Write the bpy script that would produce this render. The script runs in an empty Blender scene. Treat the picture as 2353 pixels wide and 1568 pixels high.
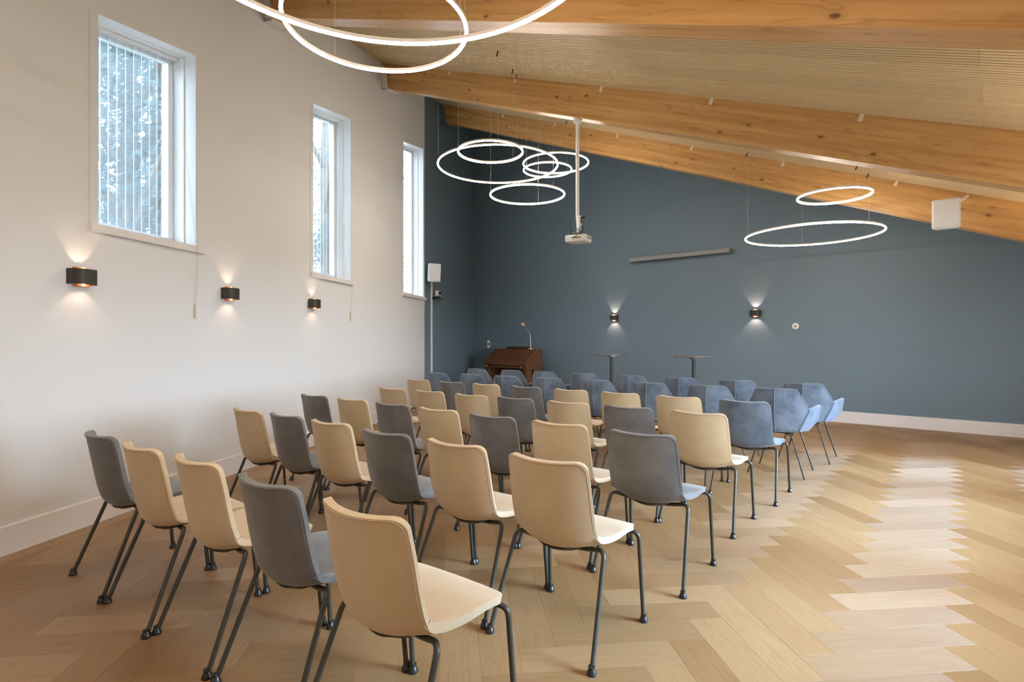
import bpy, bmesh, math, random
from math import sin, cos, tan, atan2, sqrt, pi, radians
from mathutils import Vector, Matrix
random.seed(7)
SC = bpy.context.scene
COL = SC.collection

# ------------------------------------------------------------------ camera, sky, sun, exposure
FPX, CX, HZ, H = 1250.0, 1176.5, 780.0, 1.32      # focal length in px, principal x, horizon row, eye height
cd = bpy.data.cameras.new('camera'); cam = bpy.data.objects.new('camera', cd); COL.objects.link(cam)
cd.sensor_width = 36.0; cd.lens = 36.0 * FPX / 2353.0; cd.clip_end = 200; cd.clip_start = 0.02
cd.shift_y = -(784.0 - HZ) / 2353.0
cam.location = (0, 0, H); cam.rotation_euler = (radians(90), 0, 0)
SC.camera = cam
SC.view_settings.view_transform = 'Standard'; SC.view_settings.look = 'None'
SC.view_settings.gamma = 1.0; SC.view_settings.use_curve_mapping = False
SC.view_settings.exposure = 0.70
SC.cycles.use_denoising = True
SC.cycles.max_bounces = 8; SC.cycles.diffuse_bounces = 5; SC.cycles.glossy_bounces = 3
SC.cycles.use_adaptive_sampling = True; SC.cycles.adaptive_threshold = 0.02
SC.cycles.transmission_bounces = 6; SC.cycles.transparent_max_bounces = 12
SC.cycles.sample_clamp_indirect = 6.0
SC.cycles.caustics_reflective = False; SC.cycles.caustics_refractive = False

SKY_STRENGTH = 15.5
SUN_STRENGTH = 11.5
RING_STRENGTH = 45.0
w = bpy.data.worlds.new('sky'); SC.world = w; w.use_nodes = True
bg = w.node_tree.nodes['Background']; bg.inputs[0].default_value = (0.75, 0.85, 1.0, 1); bg.inputs[1].default_value = SKY_STRENGTH

# ------------------------------------------------------------------ room frame: beams run along DB, rise along it
TH = radians(48.27)
DB = Vector((-sin(TH), cos(TH), 0)); NB = Vector((cos(TH), sin(TH), 0))
SL = 0.4004; ZC = H + 1.487                      # ceiling height = ZC + SL * t
def st(s, t, z=0.0): 
    p = NB * s + DB * t; p.z = z; return p
def tcoord(p): return p[0]*DB.x + p[1]*DB.y
def scoord(p): return p[0]*NB.x + p[1]*NB.y
def ceil_z(p): return ZC + SL * tcoord(p)
def on_floor(u, v, z=0.0):
    Y = (H - z) * FPX / (v - HZ); return Vector(((u - CX) * Y / FPX, Y, z))
def on_ceiling(u, v):
    x = (u - CX)/FPX; k = (HZ - v)/FPX; t = DB.x*x + DB.y
    Y = 1.487/(k - SL*t); return Vector((x*Y, Y, H + k*Y))
# left wall: X = WA + WB * Y
WA, WB = -3.7156, 0.1847
WD = Vector((WB, 1, 0)).normalized(); WN = Vector((WD.y, -WD.x, 0))      # WN points into the room
def on_left(u, v=None):
    r = (u - CX)/FPX; Y = WA/(r - WB)
    return Vector((r*Y, Y, 0 if v is None else H + (HZ - v)*Y/FPX))
# back wall
BA = radians(49.75); BD = Vector((sin(BA), -cos(BA), 0)); BN = Vector((-cos(BA), -sin(BA), 0))   # BD goes right, BN into the room
BP = Vector((5.171, 8.693, 0))
def on_back(u, v=None, off=0.0):
    P = BP + BN*off; r = (u - CX)/FPX
    t = (r*P.y - P.x)/(BD.x - r*BD.y); q = P + BD*t
    q.z = 0 if v is None else H + (HZ - v)*q.y/FPX
    return q
# soft veiled sun: comes low through the right wall's windows
sd = bpy.data.lights.new('sun', 'SUN'); sun = bpy.data.objects.new('sun', sd); COL.objects.link(sun)
sd.energy = SUN_STRENGTH; sd.angle = radians(22); sd.color = (0.37, 0.62, 1.0)
travel = (DB*0.92 - NB*0.38); travel.normalize(); travel = Vector((travel.x*cos(radians(27)), travel.y*cos(radians(27)), -sin(radians(27))))
sun.rotation_euler = travel.to_track_quat('-Z', 'Y').to_euler(); sun.location = (6, -4, 8)

# ------------------------------------------------------------------ materials
def new_mat(name):
    m = bpy.data.materials.new(name); m.use_nodes = True
    nt = m.node_tree; return m, nt, nt.nodes['Principled BSDF']
def N(nt, typ, **kw):
    n = nt.nodes.new(typ)
    for k, v in kw.items():
        if k in n.inputs: n.inputs[k].default_value = v
        else: setattr(n, k, v)
    return n
def L(nt, a, b): nt.links.new(a, b)
def c4(c): return (c[0], c[1], c[2], 1.0)
def ramp(nt, fac, stops):
    r = nt.nodes.new('ShaderNodeValToRGB'); e = r.color_ramp.elements
    e[0].position, e[0].color = stops[0][0], c4(stops[0][1]); e[1].position, e[1].color = stops[-1][0], c4(stops[-1][1])
    for p, c in stops[1:-1]:
        x = e.new(p); x.color = c4(c)
    L(nt, fac, r.inputs[0]); return r
def mixc(nt, fac, a, b, mode='MIX'):
    m = nt.nodes.new('ShaderNodeMix'); m.data_type = 'RGBA'; m.blend_type = mode
    for idx, val in ((0, fac), (6, a), (7, b)):
        if isinstance(val, (int, float)): m.inputs[idx].default_value = val
        elif isinstance(val, tuple): m.inputs[idx].default_value = c4(val)
        else: L(nt, val, m.inputs[idx])
    return m.outputs[2]
def math_(nt, op, a, b=None, clamp=False):
    m = nt.nodes.new('ShaderNodeMath'); m.operation = op; m.use_clamp = clamp
    for i, v in enumerate((a, b)):
        if v is None: continue
        if isinstance(v, (int, float)): m.inputs[i].default_value = v
        else: L(nt, v, m.inputs[i])
    return m.outputs[0]
def bump(nt, bsdf, height, strength, dist=0.002):
    b = N(nt, 'ShaderNodeBump'); b.inputs['Strength'].default_value = strength; b.inputs['Distance'].default_value = dist
    L(nt, height, b.inputs['Height']); L(nt, b.outputs[0], bsdf.inputs['Normal'])
def plain(name, col, rough=0.5, metal=0.0, noise=0.06, scale=40, bmp=0.0, spec=0.5):
    m, nt, b = new_mat(name)
    tc = N(nt, 'ShaderNodeTexCoord'); n = N(nt, 'ShaderNodeTexNoise', Scale=scale, Detail=3.0)
    L(nt, tc.outputs['Object'], n.inputs['Vector'])
    lo = tuple(max(0, x*(1-noise)) for x in col); hi = tuple(min(1, x*(1+noise)) for x in col)
    r = ramp(nt, n.outputs[0], [(0.3, lo), (0.7, hi)]); L(nt, r.outputs[0], b.inputs['Base Color'])
    b.inputs['Roughness'].default_value = rough; b.inputs['Metallic'].default_value = metal
    b.inputs['Specular IOR Level'].default_value = spec
    if bmp: bump(nt, b, n.outputs[0], bmp)
    return m
M = {}
M['white_wall'] = plain('white_wall_paint', (0.775, 0.785, 0.785), 0.6, noise=0.012, scale=220, bmp=0.12)
M['blue_wall'] = plain('blue_wall_paint', (0.165, 0.228, 0.280), 0.5, noise=0.03, scale=220, bmp=0.12, spec=0.35)
M['white_trim'] = plain('white_trim_paint', (0.82, 0.80, 0.785), 0.35, noise=0.01)
M['white_frame'] = plain('white_window_frame', (0.84, 0.86, 0.88), 0.35, noise=0.01)
M['white_plastic'] = plain('white_plastic', (0.83, 0.83, 0.83), 0.4, noise=0.01)
M['grey_grille'] = plain('speaker_grille', (0.78, 0.78, 0.78), 0.55, noise=0.05, scale=500, bmp=0.3)
M['black_metal'] = plain('dark_leg_metal', (0.046, 0.043, 0.031), 0.36, noise=0.05)
M['black_plastic'] = plain('black_plastic', (0.018, 0.017, 0.015), 0.3, noise=0.05)
M['thin_metal'] = plain('black_brown_metal', (0.03, 0.022, 0.014), 0.4, noise=0.05)
M['dark_pan'] = plain('dark_under_tray', (0.028, 0.024, 0.018), 0.5, noise=0.05)
M['cable'] = plain('suspension_cable', (0.62, 0.60, 0.56), 0.4, noise=0.02)
M['housing'] = plain('ring_housing', (0.78, 0.72, 0.64), 0.45, noise=0.02)
M['bracket_white'] = plain('white_bracket_paint', (0.84, 0.82, 0.78), 0.45, noise=0.02)
M['clip'] = plain('pale_clip', (0.78, 0.72, 0.58), 0.5, noise=0.02)
M['grey_vent'] = plain('grey_plastic', (0.30, 0.30, 0.29), 0.5)
M['copper'] = plain('copper_lining', (0.85, 0.36, 0.16), 0.35, metal=0.6, noise=0.02)
M['sconce'] = plain('sconce_black', (0.035, 0.03, 0.022), 0.5, noise=0.08, scale=200)
M['organ'] = None
M['grey_case'] = plain('screen_case', (0.27, 0.28, 0.28), 0.45, noise=0.02)
M['table_top'] = plain('table_top_laminate', (0.20, 0.185, 0.165), 0.2, noise=0.06)
M['chrome'] = plain('satin_metal', (0.6, 0.58, 0.55), 0.3, metal=1.0, noise=0.02)
M['brass'] = plain('pale_brass', (0.75, 0.62, 0.36), 0.35, metal=0.7, noise=0.02)
M['lamp_head'] = plain('peach_lamp_head', (0.85, 0.55, 0.30), 0.4, noise=0.02)
M['floor_gap'] = plain('plank_joint', (0.15, 0.085, 0.04), 0.7)
M['dark_gap'] = plain('dark_gap', (0.10, 0.06, 0.03), 0.8)
M['projector'] = plain('projector_shell', (0.78, 0.77, 0.74), 0.4, noise=0.02)
M['lawn'] = plain('lawn', (0.15, 0.16, 0.13), 0.9, noise=0.3, scale=3)
M['bark'] = plain('bark', (0.10, 0.08, 0.06), 0.9, noise=0.3, scale=12, bmp=0.5)

def emit(name, col, s):
    m = bpy.data.materials.new(name); m.use_nodes = True; nt = m.node_tree
    nt.nodes.remove(nt.nodes['Principled BSDF']); e = N(nt, 'ShaderNodeEmission')
    e.inputs[0].default_value = c4(col); e.inputs[1].default_value = s
    L(nt, e.outputs[0], nt.nodes['Material Output'].inputs[0]); return m
M['led'] = emit('led_diffuser', (1.0, 0.875, 0.755), RING_STRENGTH)
M['sconce_led'] = emit('sconce_led', (1.0, 0.72, 0.46), 10.0)

def glass():
    m = bpy.data.materials.new('window_glass'); m.use_nodes = True; nt = m.node_tree
    nt.nodes.remove(nt.nodes['Principled BSDF'])
    t = N(nt, 'ShaderNodeBsdfTransparent'); t.inputs[0].default_value = (0.95, 0.98, 0.98, 1)
    g = N(nt, 'ShaderNodeBsdfGlossy'); g.inputs['Roughness'].default_value = 0.02
    f = N(nt, 'ShaderNodeFresnel'); f.inputs[0].default_value = 1.45
    mx = N(nt, 'ShaderNodeMixShader'); L(nt, math_(nt, 'MULTIPLY', f.outputs[0], 0.6), mx.inputs[0])
    L(nt, t.outputs[0], mx.inputs[1]); L(nt, g.outputs[0], mx.inputs[2]); L(nt, mx.outputs[0], nt.nodes['Material Output'].inputs[0])
    return m
M['glass'] = glass()

def vane_mat(name, col, tcol):
    m = bpy.data.materials.new(name); m.use_nodes = True; nt = m.node_tree
    nt.nodes.remove(nt.nodes['Principled BSDF'])
    d = N(nt, 'ShaderNodeBsdfDiffuse'); d.inputs[0].default_value = c4(col)
    t = N(nt, 'ShaderNodeBsdfTranslucent'); t.inputs[0].default_value = c4(tcol)
    tc = N(nt, 'ShaderNodeTexCoord'); no = N(nt, 'ShaderNodeTexNoise', Scale=60.0); L(nt, tc.outputs['Object'], no.inputs['Vector'])
    mx = N(nt, 'ShaderNodeMixShader'); L(nt, math_(nt, 'MULTIPLY_ADD', no.outputs[0], 0.1), mx.inputs[0])
    mx.inputs[0].default_value = 0.5
    nt.links.remove(mx.inputs[0].links[0]); mx.inputs[0].default_value = 0.5
    L(nt, d.outputs[0], mx.inputs[1]); L(nt, t.outputs[0], mx.inputs[2]); L(nt, mx.outputs[0], nt.nodes['Material Output'].inputs[0])
    return m
M['vane'] = vane_mat('blind_vane_fabric', (0.8, 0.82, 0.84), (0.75, 0.8, 0.84))
M['leaf'] = vane_mat('tree_leaf', (0.085, 0.120, 0.130), (0.11, 0.148, 0.16))

def fabric(name, dark, light, weave=900, mottle=5.0, lo=0.35, hi=0.68, sheen=0.35, tint=(1, 1, 1)):
    m, nt, b = new_mat(name)
    tc = N(nt, 'ShaderNodeTexCoord'); oi = N(nt, 'ShaderNodeObjectInfo')
    add = N(nt, 'ShaderNodeVectorMath', operation='ADD'); sc = N(nt, 'ShaderNodeVectorMath', operation='SCALE')
    cb = N(nt, 'ShaderNodeCombineXYZ'); L(nt, oi.outputs['Location'], sc.inputs[0]); sc.inputs['Scale'].default_value = 13.7
    L(nt, tc.outputs['Object'], add.inputs[0]); L(nt, sc.outputs[0], add.inputs[1])
    n1 = N(nt, 'ShaderNodeTexNoise', Scale=mottle, Detail=5.0, Roughness=0.6); L(nt, add.outputs[0], n1.inputs['Vector'])
    n2 = N(nt, 'ShaderNodeTexNoise', Scale=float(weave), Detail=1.0); L(nt, tc.outputs['Object'], n2.inputs['Vector'])
    r = ramp(nt, n1.outputs[0], [(lo, dark), (hi, light)])
    fine = ramp(nt, n2.outputs[0], [(0.35, (0.82, 0.82, 0.82)), (0.65, (1.12, 1.12, 1.12))])
    L(nt, mixc(nt, 1.0, r.outputs[0], fine.outputs[0], 'MULTIPLY'), b.inputs['Base Color'])
    b.inputs['Roughness'].default_value = 0.85; b.inputs['Specular IOR Level'].default_value = 0.15
    b.inputs['Sheen Weight'].default_value = sheen; b.inputs['Sheen Roughness'].default_value = 0.4
    b.inputs['Sheen Tint'].default_value = c4(tint)
    bump(nt, b, n2.outputs[0], 0.25, 0.001)
    return m
M['cream'] = fabric('cream_velvet', (0.56, 0.435, 0.275), (0.66, 0.525, 0.345), mottle=3.0, tint=(1, .95, .88))
M['grey'] = fabric('grey_velvet', (0.140, 0.138, 0.137), (0.225, 0.221, 0.218), mottle=4.0, tint=(1, .98, .95))
M['blue'] = fabric('slate_blue_velvet', (0.100, 0.127, 0.165), (0.172, 0.213, 0.274), mottle=6.0, lo=0.36, hi=0.62, tint=(.8, .9, 1), sheen=0.5)
M['blue_arm'] = fabric('slate_blue_velvet_arm', (0.112, 0.147, 0.200), (0.170, 0.22, 0.30), mottle=7.0, lo=0.36, hi=0.6, tint=(.8, .9, 1), sheen=0.5)
M['cream_pipe'] = fabric('cream_piping', (0.50, 0.37, 0.23), (0.58, 0.44, 0.29))
M['grey_pipe'] = fabric('grey_piping', (0.15, 0.145, 0.14), (0.22, 0.21, 0.20))
M['blue_pipe'] = fabric('blue_seam_lit_rim', (0.18, 0.215, 0.265), (0.25, 0.29, 0.345))  # lighter blue for seams, and for light painted on tub back edges

def beam_mat():
    m, nt, b = new_mat('lacquered_spruce')
    tc = N(nt, 'ShaderNodeTexCoord'); oi = N(nt, 'ShaderNodeObjectInfo')
    cb = N(nt, 'ShaderNodeCombineXYZ'); L(nt, math_(nt, 'MULTIPLY', oi.outputs['Random'], 50.0), cb.inputs[0]); L(nt, oi.outputs['Random'], cb.inputs[2])
    add = N(nt, 'ShaderNodeVectorMath', operation='ADD'); L(nt, tc.outputs['Object'], add.inputs[0]); L(nt, cb.outputs[0], add.inputs[1])
    # grain
    mp = N(nt, 'ShaderNodeMapping'); mp.inputs['Scale'].default_value = (0.55, 9, 9); L(nt, add.outputs[0], mp.inputs['Vector'])
    g = N(nt, 'ShaderNodeTexNoise', Scale=1.6, Detail=6.0, Roughness=0.62, Distortion=0.5); L(nt, mp.outputs[0], g.inputs['Vector'])
    r = ramp(nt, g.outputs[0], [(0.28, (0.50, 0.265, 0.080)), (0.5, (0.62, 0.355, 0.125)), (0.72, (0.70, 0.43, 0.175))])
    # growth lines
    mpw = N(nt, 'ShaderNodeMapping'); mpw.inputs['Scale'].default_value = (0.35, 5, 5); L(nt, add.outputs[0], mpw.inputs['Vector'])
    wv = N(nt, 'ShaderNodeTexNoise', Scale=2.4, Detail=2.0, Distortion=0.8); L(nt, mpw.outputs[0], wv.inputs['Vector'])
    ln = math_(nt, 'PINGPONG', math_(nt, 'MULTIPLY', wv.outputs[0], 9.0), 1.0)
    lr = ramp(nt, ln, [(0.0, (0.66, 0.58, 0.5)), (0.16, (1, 1, 1))])
    col = mixc(nt, 0.55, r.outputs[0], lr.outputs[0], 'MULTIPLY')
    # broad lamella tone
    mpl = N(nt, 'ShaderNodeMapping'); mpl.inputs['Scale'].default_value = (0.5, 0.0, 22.0); L(nt, add.outputs[0], mpl.inputs['Vector'])
    vo2 = N(nt, 'ShaderNodeTexNoise', Scale=1.0, Detail=0.0); L(nt, mpl.outputs[0], vo2.inputs['Vector'])
    lm = ramp(nt, vo2.outputs[0], [(0.3, (0.86, 0.80, 0.76)), (0.7, (1.08, 1.08, 1.06))])
    col = mixc(nt, 0.8, col, lm.outputs[0], 'MULTIPLY')
    # knots
    mk = N(nt, 'ShaderNodeMapping'); mk.inputs['Scale'].default_value = (4.6, 9.5, 9.5); L(nt, add.outputs[0], mk.inputs['Vector'])
    vk = N(nt, 'ShaderNodeTexVoronoi', Scale=1.0); L(nt, mk.outputs[0], vk.inputs['Vector'])
    sp = N(nt, 'ShaderNodeSeparateColor'); L(nt, vk.outputs['Color'], sp.inputs[0])
    gate = math_(nt, 'GREATER_THAN', sp.outputs[0], 0.45)
    kr = ramp(nt, vk.outputs['Distance'], [(0.03, (1, 1, 1)), (0.10, (0.85, 0.85, 0.85)), (0.13, (0.25, 0.25, 0.25)), (0.3, (0, 0, 0))])
    kf = math_(nt, 'MULTIPLY', kr.outputs[0], gate)
    col = mixc(nt, kf, col, (0.16, 0.065, 0.025))
    L(nt, col, b.inputs['Base Color'])
    b.inputs['Roughness'].default_value = 0.36; b.inputs['Specular IOR Level'].default_value = 0.5
    bump(nt, b, g.outputs[0], 0.12, 0.002)
    return m
M['beam'] = beam_mat()

def panel_mat():
    m, nt, b = new_mat('pale_ceiling_panel')
    tc = N(nt, 'ShaderNodeTexCoord'); oi = N(nt, 'ShaderNodeObjectInfo')
    mp = N(nt, 'ShaderNodeMapping'); mp.inputs['Scale'].default_value = (0.8, 40, 40); L(nt, tc.outputs['Object'], mp.inputs['Vector'])
    g = N(nt, 'ShaderNodeTexNoise', Scale=2.0, Detail=3.0); L(nt, mp.outputs[0], g.inputs['Vector'])
    r = ramp(nt, g.outputs[0], [(0.3, (0.64, 0.50, 0.29)), (0.7, (0.73, 0.58, 0.35))])
    t = ramp(nt, oi.outputs['Random'], [(0.0, (0.93, 0.92, 0.90)), (1.0, (1.04, 1.04, 1.04))])
    L(nt, mixc(nt, 1.0, r.outputs[0], t.outputs[0], 'MULTIPLY'), b.inputs['Base Color'])
    b.inputs['Roughness'].default_value = 0.55; b.inputs['Specular IOR Level'].default_value = 0.3
    return m
M['panel'] = panel_mat()

ANISO = 0.25
def plank_mat():
    m, nt, b = new_mat('oak_plank')
    uv = N(nt, 'ShaderNodeUVMap'); oi = N(nt, 'ShaderNodeObjectInfo'); ge = N(nt, 'ShaderNodeNewGeometry')
    rnd = math_(nt, 'FRACT', math_(nt, 'ADD', oi.outputs['Random'], math_(nt, 'MULTIPLY', ge.outputs['Random Per Island'], 7.31)))
    cb = N(nt, 'ShaderNodeCombineXYZ'); L(nt, math_(nt, 'MULTIPLY', rnd, 91.0), cb.inputs[0]); L(nt, math_(nt, 'MULTIPLY', rnd, 57.0), cb.inputs[1])
    add = N(nt, 'ShaderNodeVectorMath', operation='ADD'); L(nt, uv.outputs[0], add.inputs[0]); L(nt, cb.outputs[0], add.inputs[1])
    mp = N(nt, 'ShaderNodeMapping'); mp.inputs['Scale'].default_value = (1.6, 42, 1); L(nt, add.outputs[0], mp.inputs['Vector'])
    g = N(nt, 'ShaderNodeTexNoise', Scale=2.2, Detail=6.0, Roughness=0.6, Distortion=0.4); L(nt, mp.outputs[0], g.inputs['Vector'])
    base = ramp(nt, rnd, [(0.0, (0.275, 0.148, 0.056)), (0.35, (0.308, 0.170, 0.068)), (0.7, (0.340, 0.194, 0.083)), (1.0, (0.380, 0.228, 0.104))])
    gr = ramp(nt, g.outputs[0], [(0.25, (0.80, 0.76, 0.70)), (0.5, (1, 1, 1)), (0.75, (1.10, 1.10, 1.10))])
    col = mixc(nt, 0.85, base.outputs[0], gr.outputs[0], 'MULTIPLY')
    mw = N(nt, 'ShaderNodeMapping'); mw.inputs['Scale'].default_value = (0.9, 7.5, 1); L(nt, add.outputs[0], mw.inputs['Vector'])
    wv = N(nt, 'ShaderNodeTexNoise', Scale=2.0, Detail=1.5, Distortion=0.6); L(nt, mw.outputs[0], wv.inputs['Vector'])
    ln = math_(nt, 'PINGPONG', math_(nt, 'MULTIPLY', wv.outputs[0], 26.0), 1.0)
    lr = ramp(nt, ln, [(0.0, (0.80, 0.76, 0.70)), (0.45, (1, 1, 1))])
    col = mixc(nt, 0.5, col, lr.outputs[0], 'MULTIPLY')
    L(nt, col, b.inputs['Base Color'])
    b.inputs['Roughness'].default_value = 0.46; b.inputs['Specular IOR Level'].default_value = 0.85
    tg = N(nt, 'ShaderNodeTangent', direction_type='UV_MAP', uv_map='UVMap'); L(nt, tg.outputs[0], b.inputs['Tangent'])
    b.inputs['Anisotropic'].default_value = 0.80; b.inputs['Anisotropic Rotation'].default_value = ANISO
    bump(nt, b, g.outputs[0], 0.08, 0.001)
    return m
M['plank'] = plank_mat()

def dark_wood():
    m, nt, b = new_mat('brown_organ_wood')
    tc = N(nt, 'ShaderNodeTexCoord'); mp = N(nt, 'ShaderNodeMapping'); mp.inputs['Scale'].default_value = (1.5, 12, 12); L(nt, tc.outputs['Object'], mp.inputs['Vector'])
    g = N(nt, 'ShaderNodeTexNoise', Scale=2.0, Detail=5.0); L(nt, mp.outputs[0], g.inputs['Vector'])
    r = ramp(nt, g.outputs[0], [(0.3, (0.11, 0.043, 0.017)), (0.7, (0.175, 0.072, 0.029))]); L(nt, r.outputs[0], b.inputs['Base Color'])
    b.inputs['Roughness'].default_value = 0.4
    return m
M['organ'] = dark_wood()
M['organ_dark'] = plain('organ_dark_wood', (0.07, 0.03, 0.014), 0.5, noise=0.2)  # darker brown wood of back panel, knee panel and ledge

# ------------------------------------------------------------------ mesh helpers
class MB:
    def __init__(s): s.bm = bmesh.new()
    def box(s, c, size, rot=None, bevel=0.0, seg=2):
        r = bmesh.ops.create_cube(s.bm, size=1.0); vs = r['verts']
        Mx = Matrix.Translation(c) @ (rot.to_4x4() if rot else Matrix()) @ Matrix.Diagonal((size[0], size[1], size[2], 1))
        bmesh.ops.transform(s.bm, matrix=Mx, verts=vs)
        if bevel > 0:
            es = list({e for v in vs for e in v.link_edges})
            bmesh.ops.bevel(s.bm, geom=es, offset=bevel, segments=seg, affect='EDGES', profile=0.5)
        return s
    def cyl(s, a, b, r1, r2=None, seg=16, cap=True):
        a = Vector(a); b = Vector(b); d = b - a; r2 = r1 if r2 is None else r2
        r = bmesh.ops.create_cone(s.bm, cap_ends=cap, segments=seg, radius1=r1, radius2=r2, depth=d.length)
        q = d.normalized().to_track_quat('Z', 'Y').to_matrix().to_4x4()
        bmesh.ops.transform(s.bm, matrix=Matrix.Translation((a+b)/2) @ q, verts=r['verts']); return s
    def sphere(s, c, r, sc=(1, 1, 1), seg=16):
        k = bmesh.ops.create_uvsphere(s.bm, u_segments=seg, v_segments=max(6, seg//2), radius=r)
        bmesh.ops.transform(s.bm, matrix=Matrix.Translation(c) @ Matrix.Diagonal((sc[0], sc[1], sc[2], 1)), verts=k['verts']); return s
    def tube(s, pts, r, seg=10, closed=False, cap=True):
        pts = [Vector(p) for p in pts]; n = len(pts); rings = []
        up = None
        for i, p in enumerate(pts):
            a = pts[(i-1) % n] if (closed or i > 0) else p; b = pts[(i+1) % n] if (closed or i < n-1) else p
            t = (b - a).normalized()
            if up is None:
                up = Vector((0, 0, 1)) if abs(t.z) < 0.9 else Vector((1, 0, 0))
            x = t.cross(up); 
            if x.length < 1e-6: x = t.orthogonal()
            x.normalize(); y = x.cross(t).normalized(); up = y
            rr = r[i] if isinstance(r, (list, tuple)) else r
            rings.append([s.bm.verts.new(p + x*cos(2*pi*k/seg)*rr + y*sin(2*pi*k/seg)*rr) for k in range(seg)])
        for i in range(n if closed else n-1):
            A, B = rings[i], rings[(i+1) % n]
            for k in range(seg): s.bm.faces.new((A[k], A[(k+1) % seg], B[(k+1) % seg], B[k]))
        if cap and not closed:
            s.bm.faces.new(rings[0]); s.bm.faces.new(list(reversed(rings[-1])))
        return s
    def lathe(s, prof, c=(0, 0, 0), seg=24):
        c = Vector(c); rings = []
        for r, z in prof:
            if r < 1e-6: rings.append([s.bm.verts.new(c + Vector((0, 0, z)))])
            else: rings.append([s.bm.verts.new(c + Vector((r*cos(2*pi*k/seg), r*sin(2*pi*k/seg), z))) for k in range(seg)])
        for A, B in zip(rings, rings[1:]):
            for k in range(seg):
                a0, a1 = A[k % len(A)], A[(k+1) % len(A)]; b0, b1 = B[k % len(B)], B[(k+1) % len(B)]
                f = [a0, a1, b1, b0]; f2 = []
                for v in f:
                    if v not in f2: f2.append(v)
                if len(f2) >= 3: s.bm.faces.new(f2)
        return s
    def prism(s, pts, vec):                       # planar polygon extruded along vec
        vec = Vector(vec); A = [s.bm.verts.new(Vector(p)) for p in pts]; B = [s.bm.verts.new(Vector(p) + vec) for p in pts]
        s.bm.faces.new(A); s.bm.faces.new(list(reversed(B)))
        n = len(A)
        for i in range(n): s.bm.faces.new((A[i], B[i], B[(i+1) % n], A[(i+1) % n]))
        return s
    def mesh(s, name, mat, smooth=False, recalc=True):
        if recalc: bmesh.ops.recalc_face_normals(s.bm, faces=s.bm.faces)
        me = bpy.data.meshes.new(name); s.bm.to_mesh(me); s.bm.free()
        me.materials.append(mat)
        if smooth:
            for p in me.polygons: p.use_smooth = True
            try: me.set_sharp_from_angle(angle=radians(38))
            except Exception: pass
        return me
    def build(s, name, mat, parent=None, smooth=False, loc=None):
        return link(name, s.mesh(name, mat, smooth), parent, loc)
def link(name, me, parent=None, loc=None):
    o = bpy.data.objects.new(name, me); COL.objects.link(o)
    if parent is not None: o.parent = parent
    if loc is not None: o.location = loc
    return o
def tag(o, label=None, cat=None, group=None, kind=None):
    for k, v in (('label', label), ('category', cat), ('group', group), ('kind', kind)):
        if v: o[k] = v
    return o
def thing(name, label, cat, loc=(0, 0, 0), rz=0.0, group=None):
    o = bpy.data.objects.new(name, None); COL.objects.link(o); o.location = loc; o.rotation_euler = (0, 0, rz)
    o.empty_display_size = 0.1
    return tag(o, label, cat, group)
def copy_tree(o, parent=None):
    c = o.copy(); COL.objects.link(c)
    if parent is not None: c.parent = parent
    for ch in list(o.children): copy_tree(ch, c)
    return c
def rz_of(v): return atan2(v.y, v.x)             # rotation taking local +X to v

# ------------------------------------------------------------------ room plan
T_RIGHT, S_REAR = -1.25, -2.0
white_end = on_left(975.5)
corner_back = on_back(1088)
def left_at_s(s): 
    Y = (s - NB.x*WA)/(NB.x*WB + NB.y); return Vector((WA + WB*Y, Y, 0))
corner_rear_left = left_at_s(S_REAR)
corner_rear_right = st(S_REAR, T_RIGHT)
tb = (T_RIGHT - tcoord(BP))/tcoord(BD); corner_back_right = BP + BD*tb
plan = [corner_rear_left, white_end, corner_back, corner_back_right, corner_rear_right]
THK = 0.32

def structure(o): o['kind'] = 'structure'; return o
def wall_poly(mb, a, b, n_in, za0, zb0, za1, zb1, thick=THK):
    """vertical slab from a to b, bottom za0/zb0, top za1/zb1, thickness outwards"""
    out = -n_in*thick
    mb.prism([Vector((a.x, a.y, za0)), Vector((b.x, b.y, zb0)), Vector((b.x, b.y, zb1)), Vector((a.x, a.y, za1))], out)

# ---- floor slab and planks
fl = MB(); fl.prism([Vector((p.x, p.y, -0.02)) for p in plan], (0, 0, -0.15))
floor = structure(fl.build('floor', M['floor_gap']))
PL, PW = 0.66, 0.165
AX = radians(39.1); a_dir = Vector((sin(AX + pi/4), cos(AX + pi/4), 0)); b_dir = Vector((sin(AX - pi/4), cos(AX - pi/4), 0))
P0 = Vector((1.504, 2.466, 0))
def plank_mesh(bm, uvl, Mx, L_, W_):
    g = 0.0003; e = 0.0004; hx, hy = L_/2 - g, W_/2 - g
    top = [(-hx+e, -hy+e), (hx-e, -hy+e), (hx-e, hy-e), (-hx+e, hy-e)]; mid = [(-hx, -hy), (hx, -hy), (hx, hy), (-hx, hy)]
    T = [bm.verts.new(Mx @ Vector((x, y, 0))) for x, y in top]; D = [bm.verts.new(Mx @ Vector((x, y, -e*0.8))) for x, y in mid]
    B = [bm.verts.new(Mx @ Vector((x, y, -0.02))) for x, y in mid]
    fs = [(T, top)]
    f = bm.faces.new(T)
    for lp, q in zip(f.loops, top): lp[uvl].uv = q
    for i in range(4):
        j = (i+1) % 4
        f = bm.faces.new((D[i], D[j], T[j], T[i]))
        for lp, q in zip(f.loops, (mid[i], mid[j], top[j], top[i])): lp[uvl].uv = q
        f = bm.faces.new((B[i], B[j], D[j], D[i]))
        for lp, q in zip(f.loops, (mid[i], mid[j], mid[j], mid[i])): lp[uvl].uv = q
def poly_inside(p, poly):
    c = False; n = len(poly)
    for i in range(n):
        a, b = poly[i], poly[(i+1) % n]
        if (a.y > p.y) != (b.y > p.y) and p.x < (b.x-a.x)*(p.y-a.y)/(b.y-a.y) + a.x: c = not c
    return c
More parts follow.
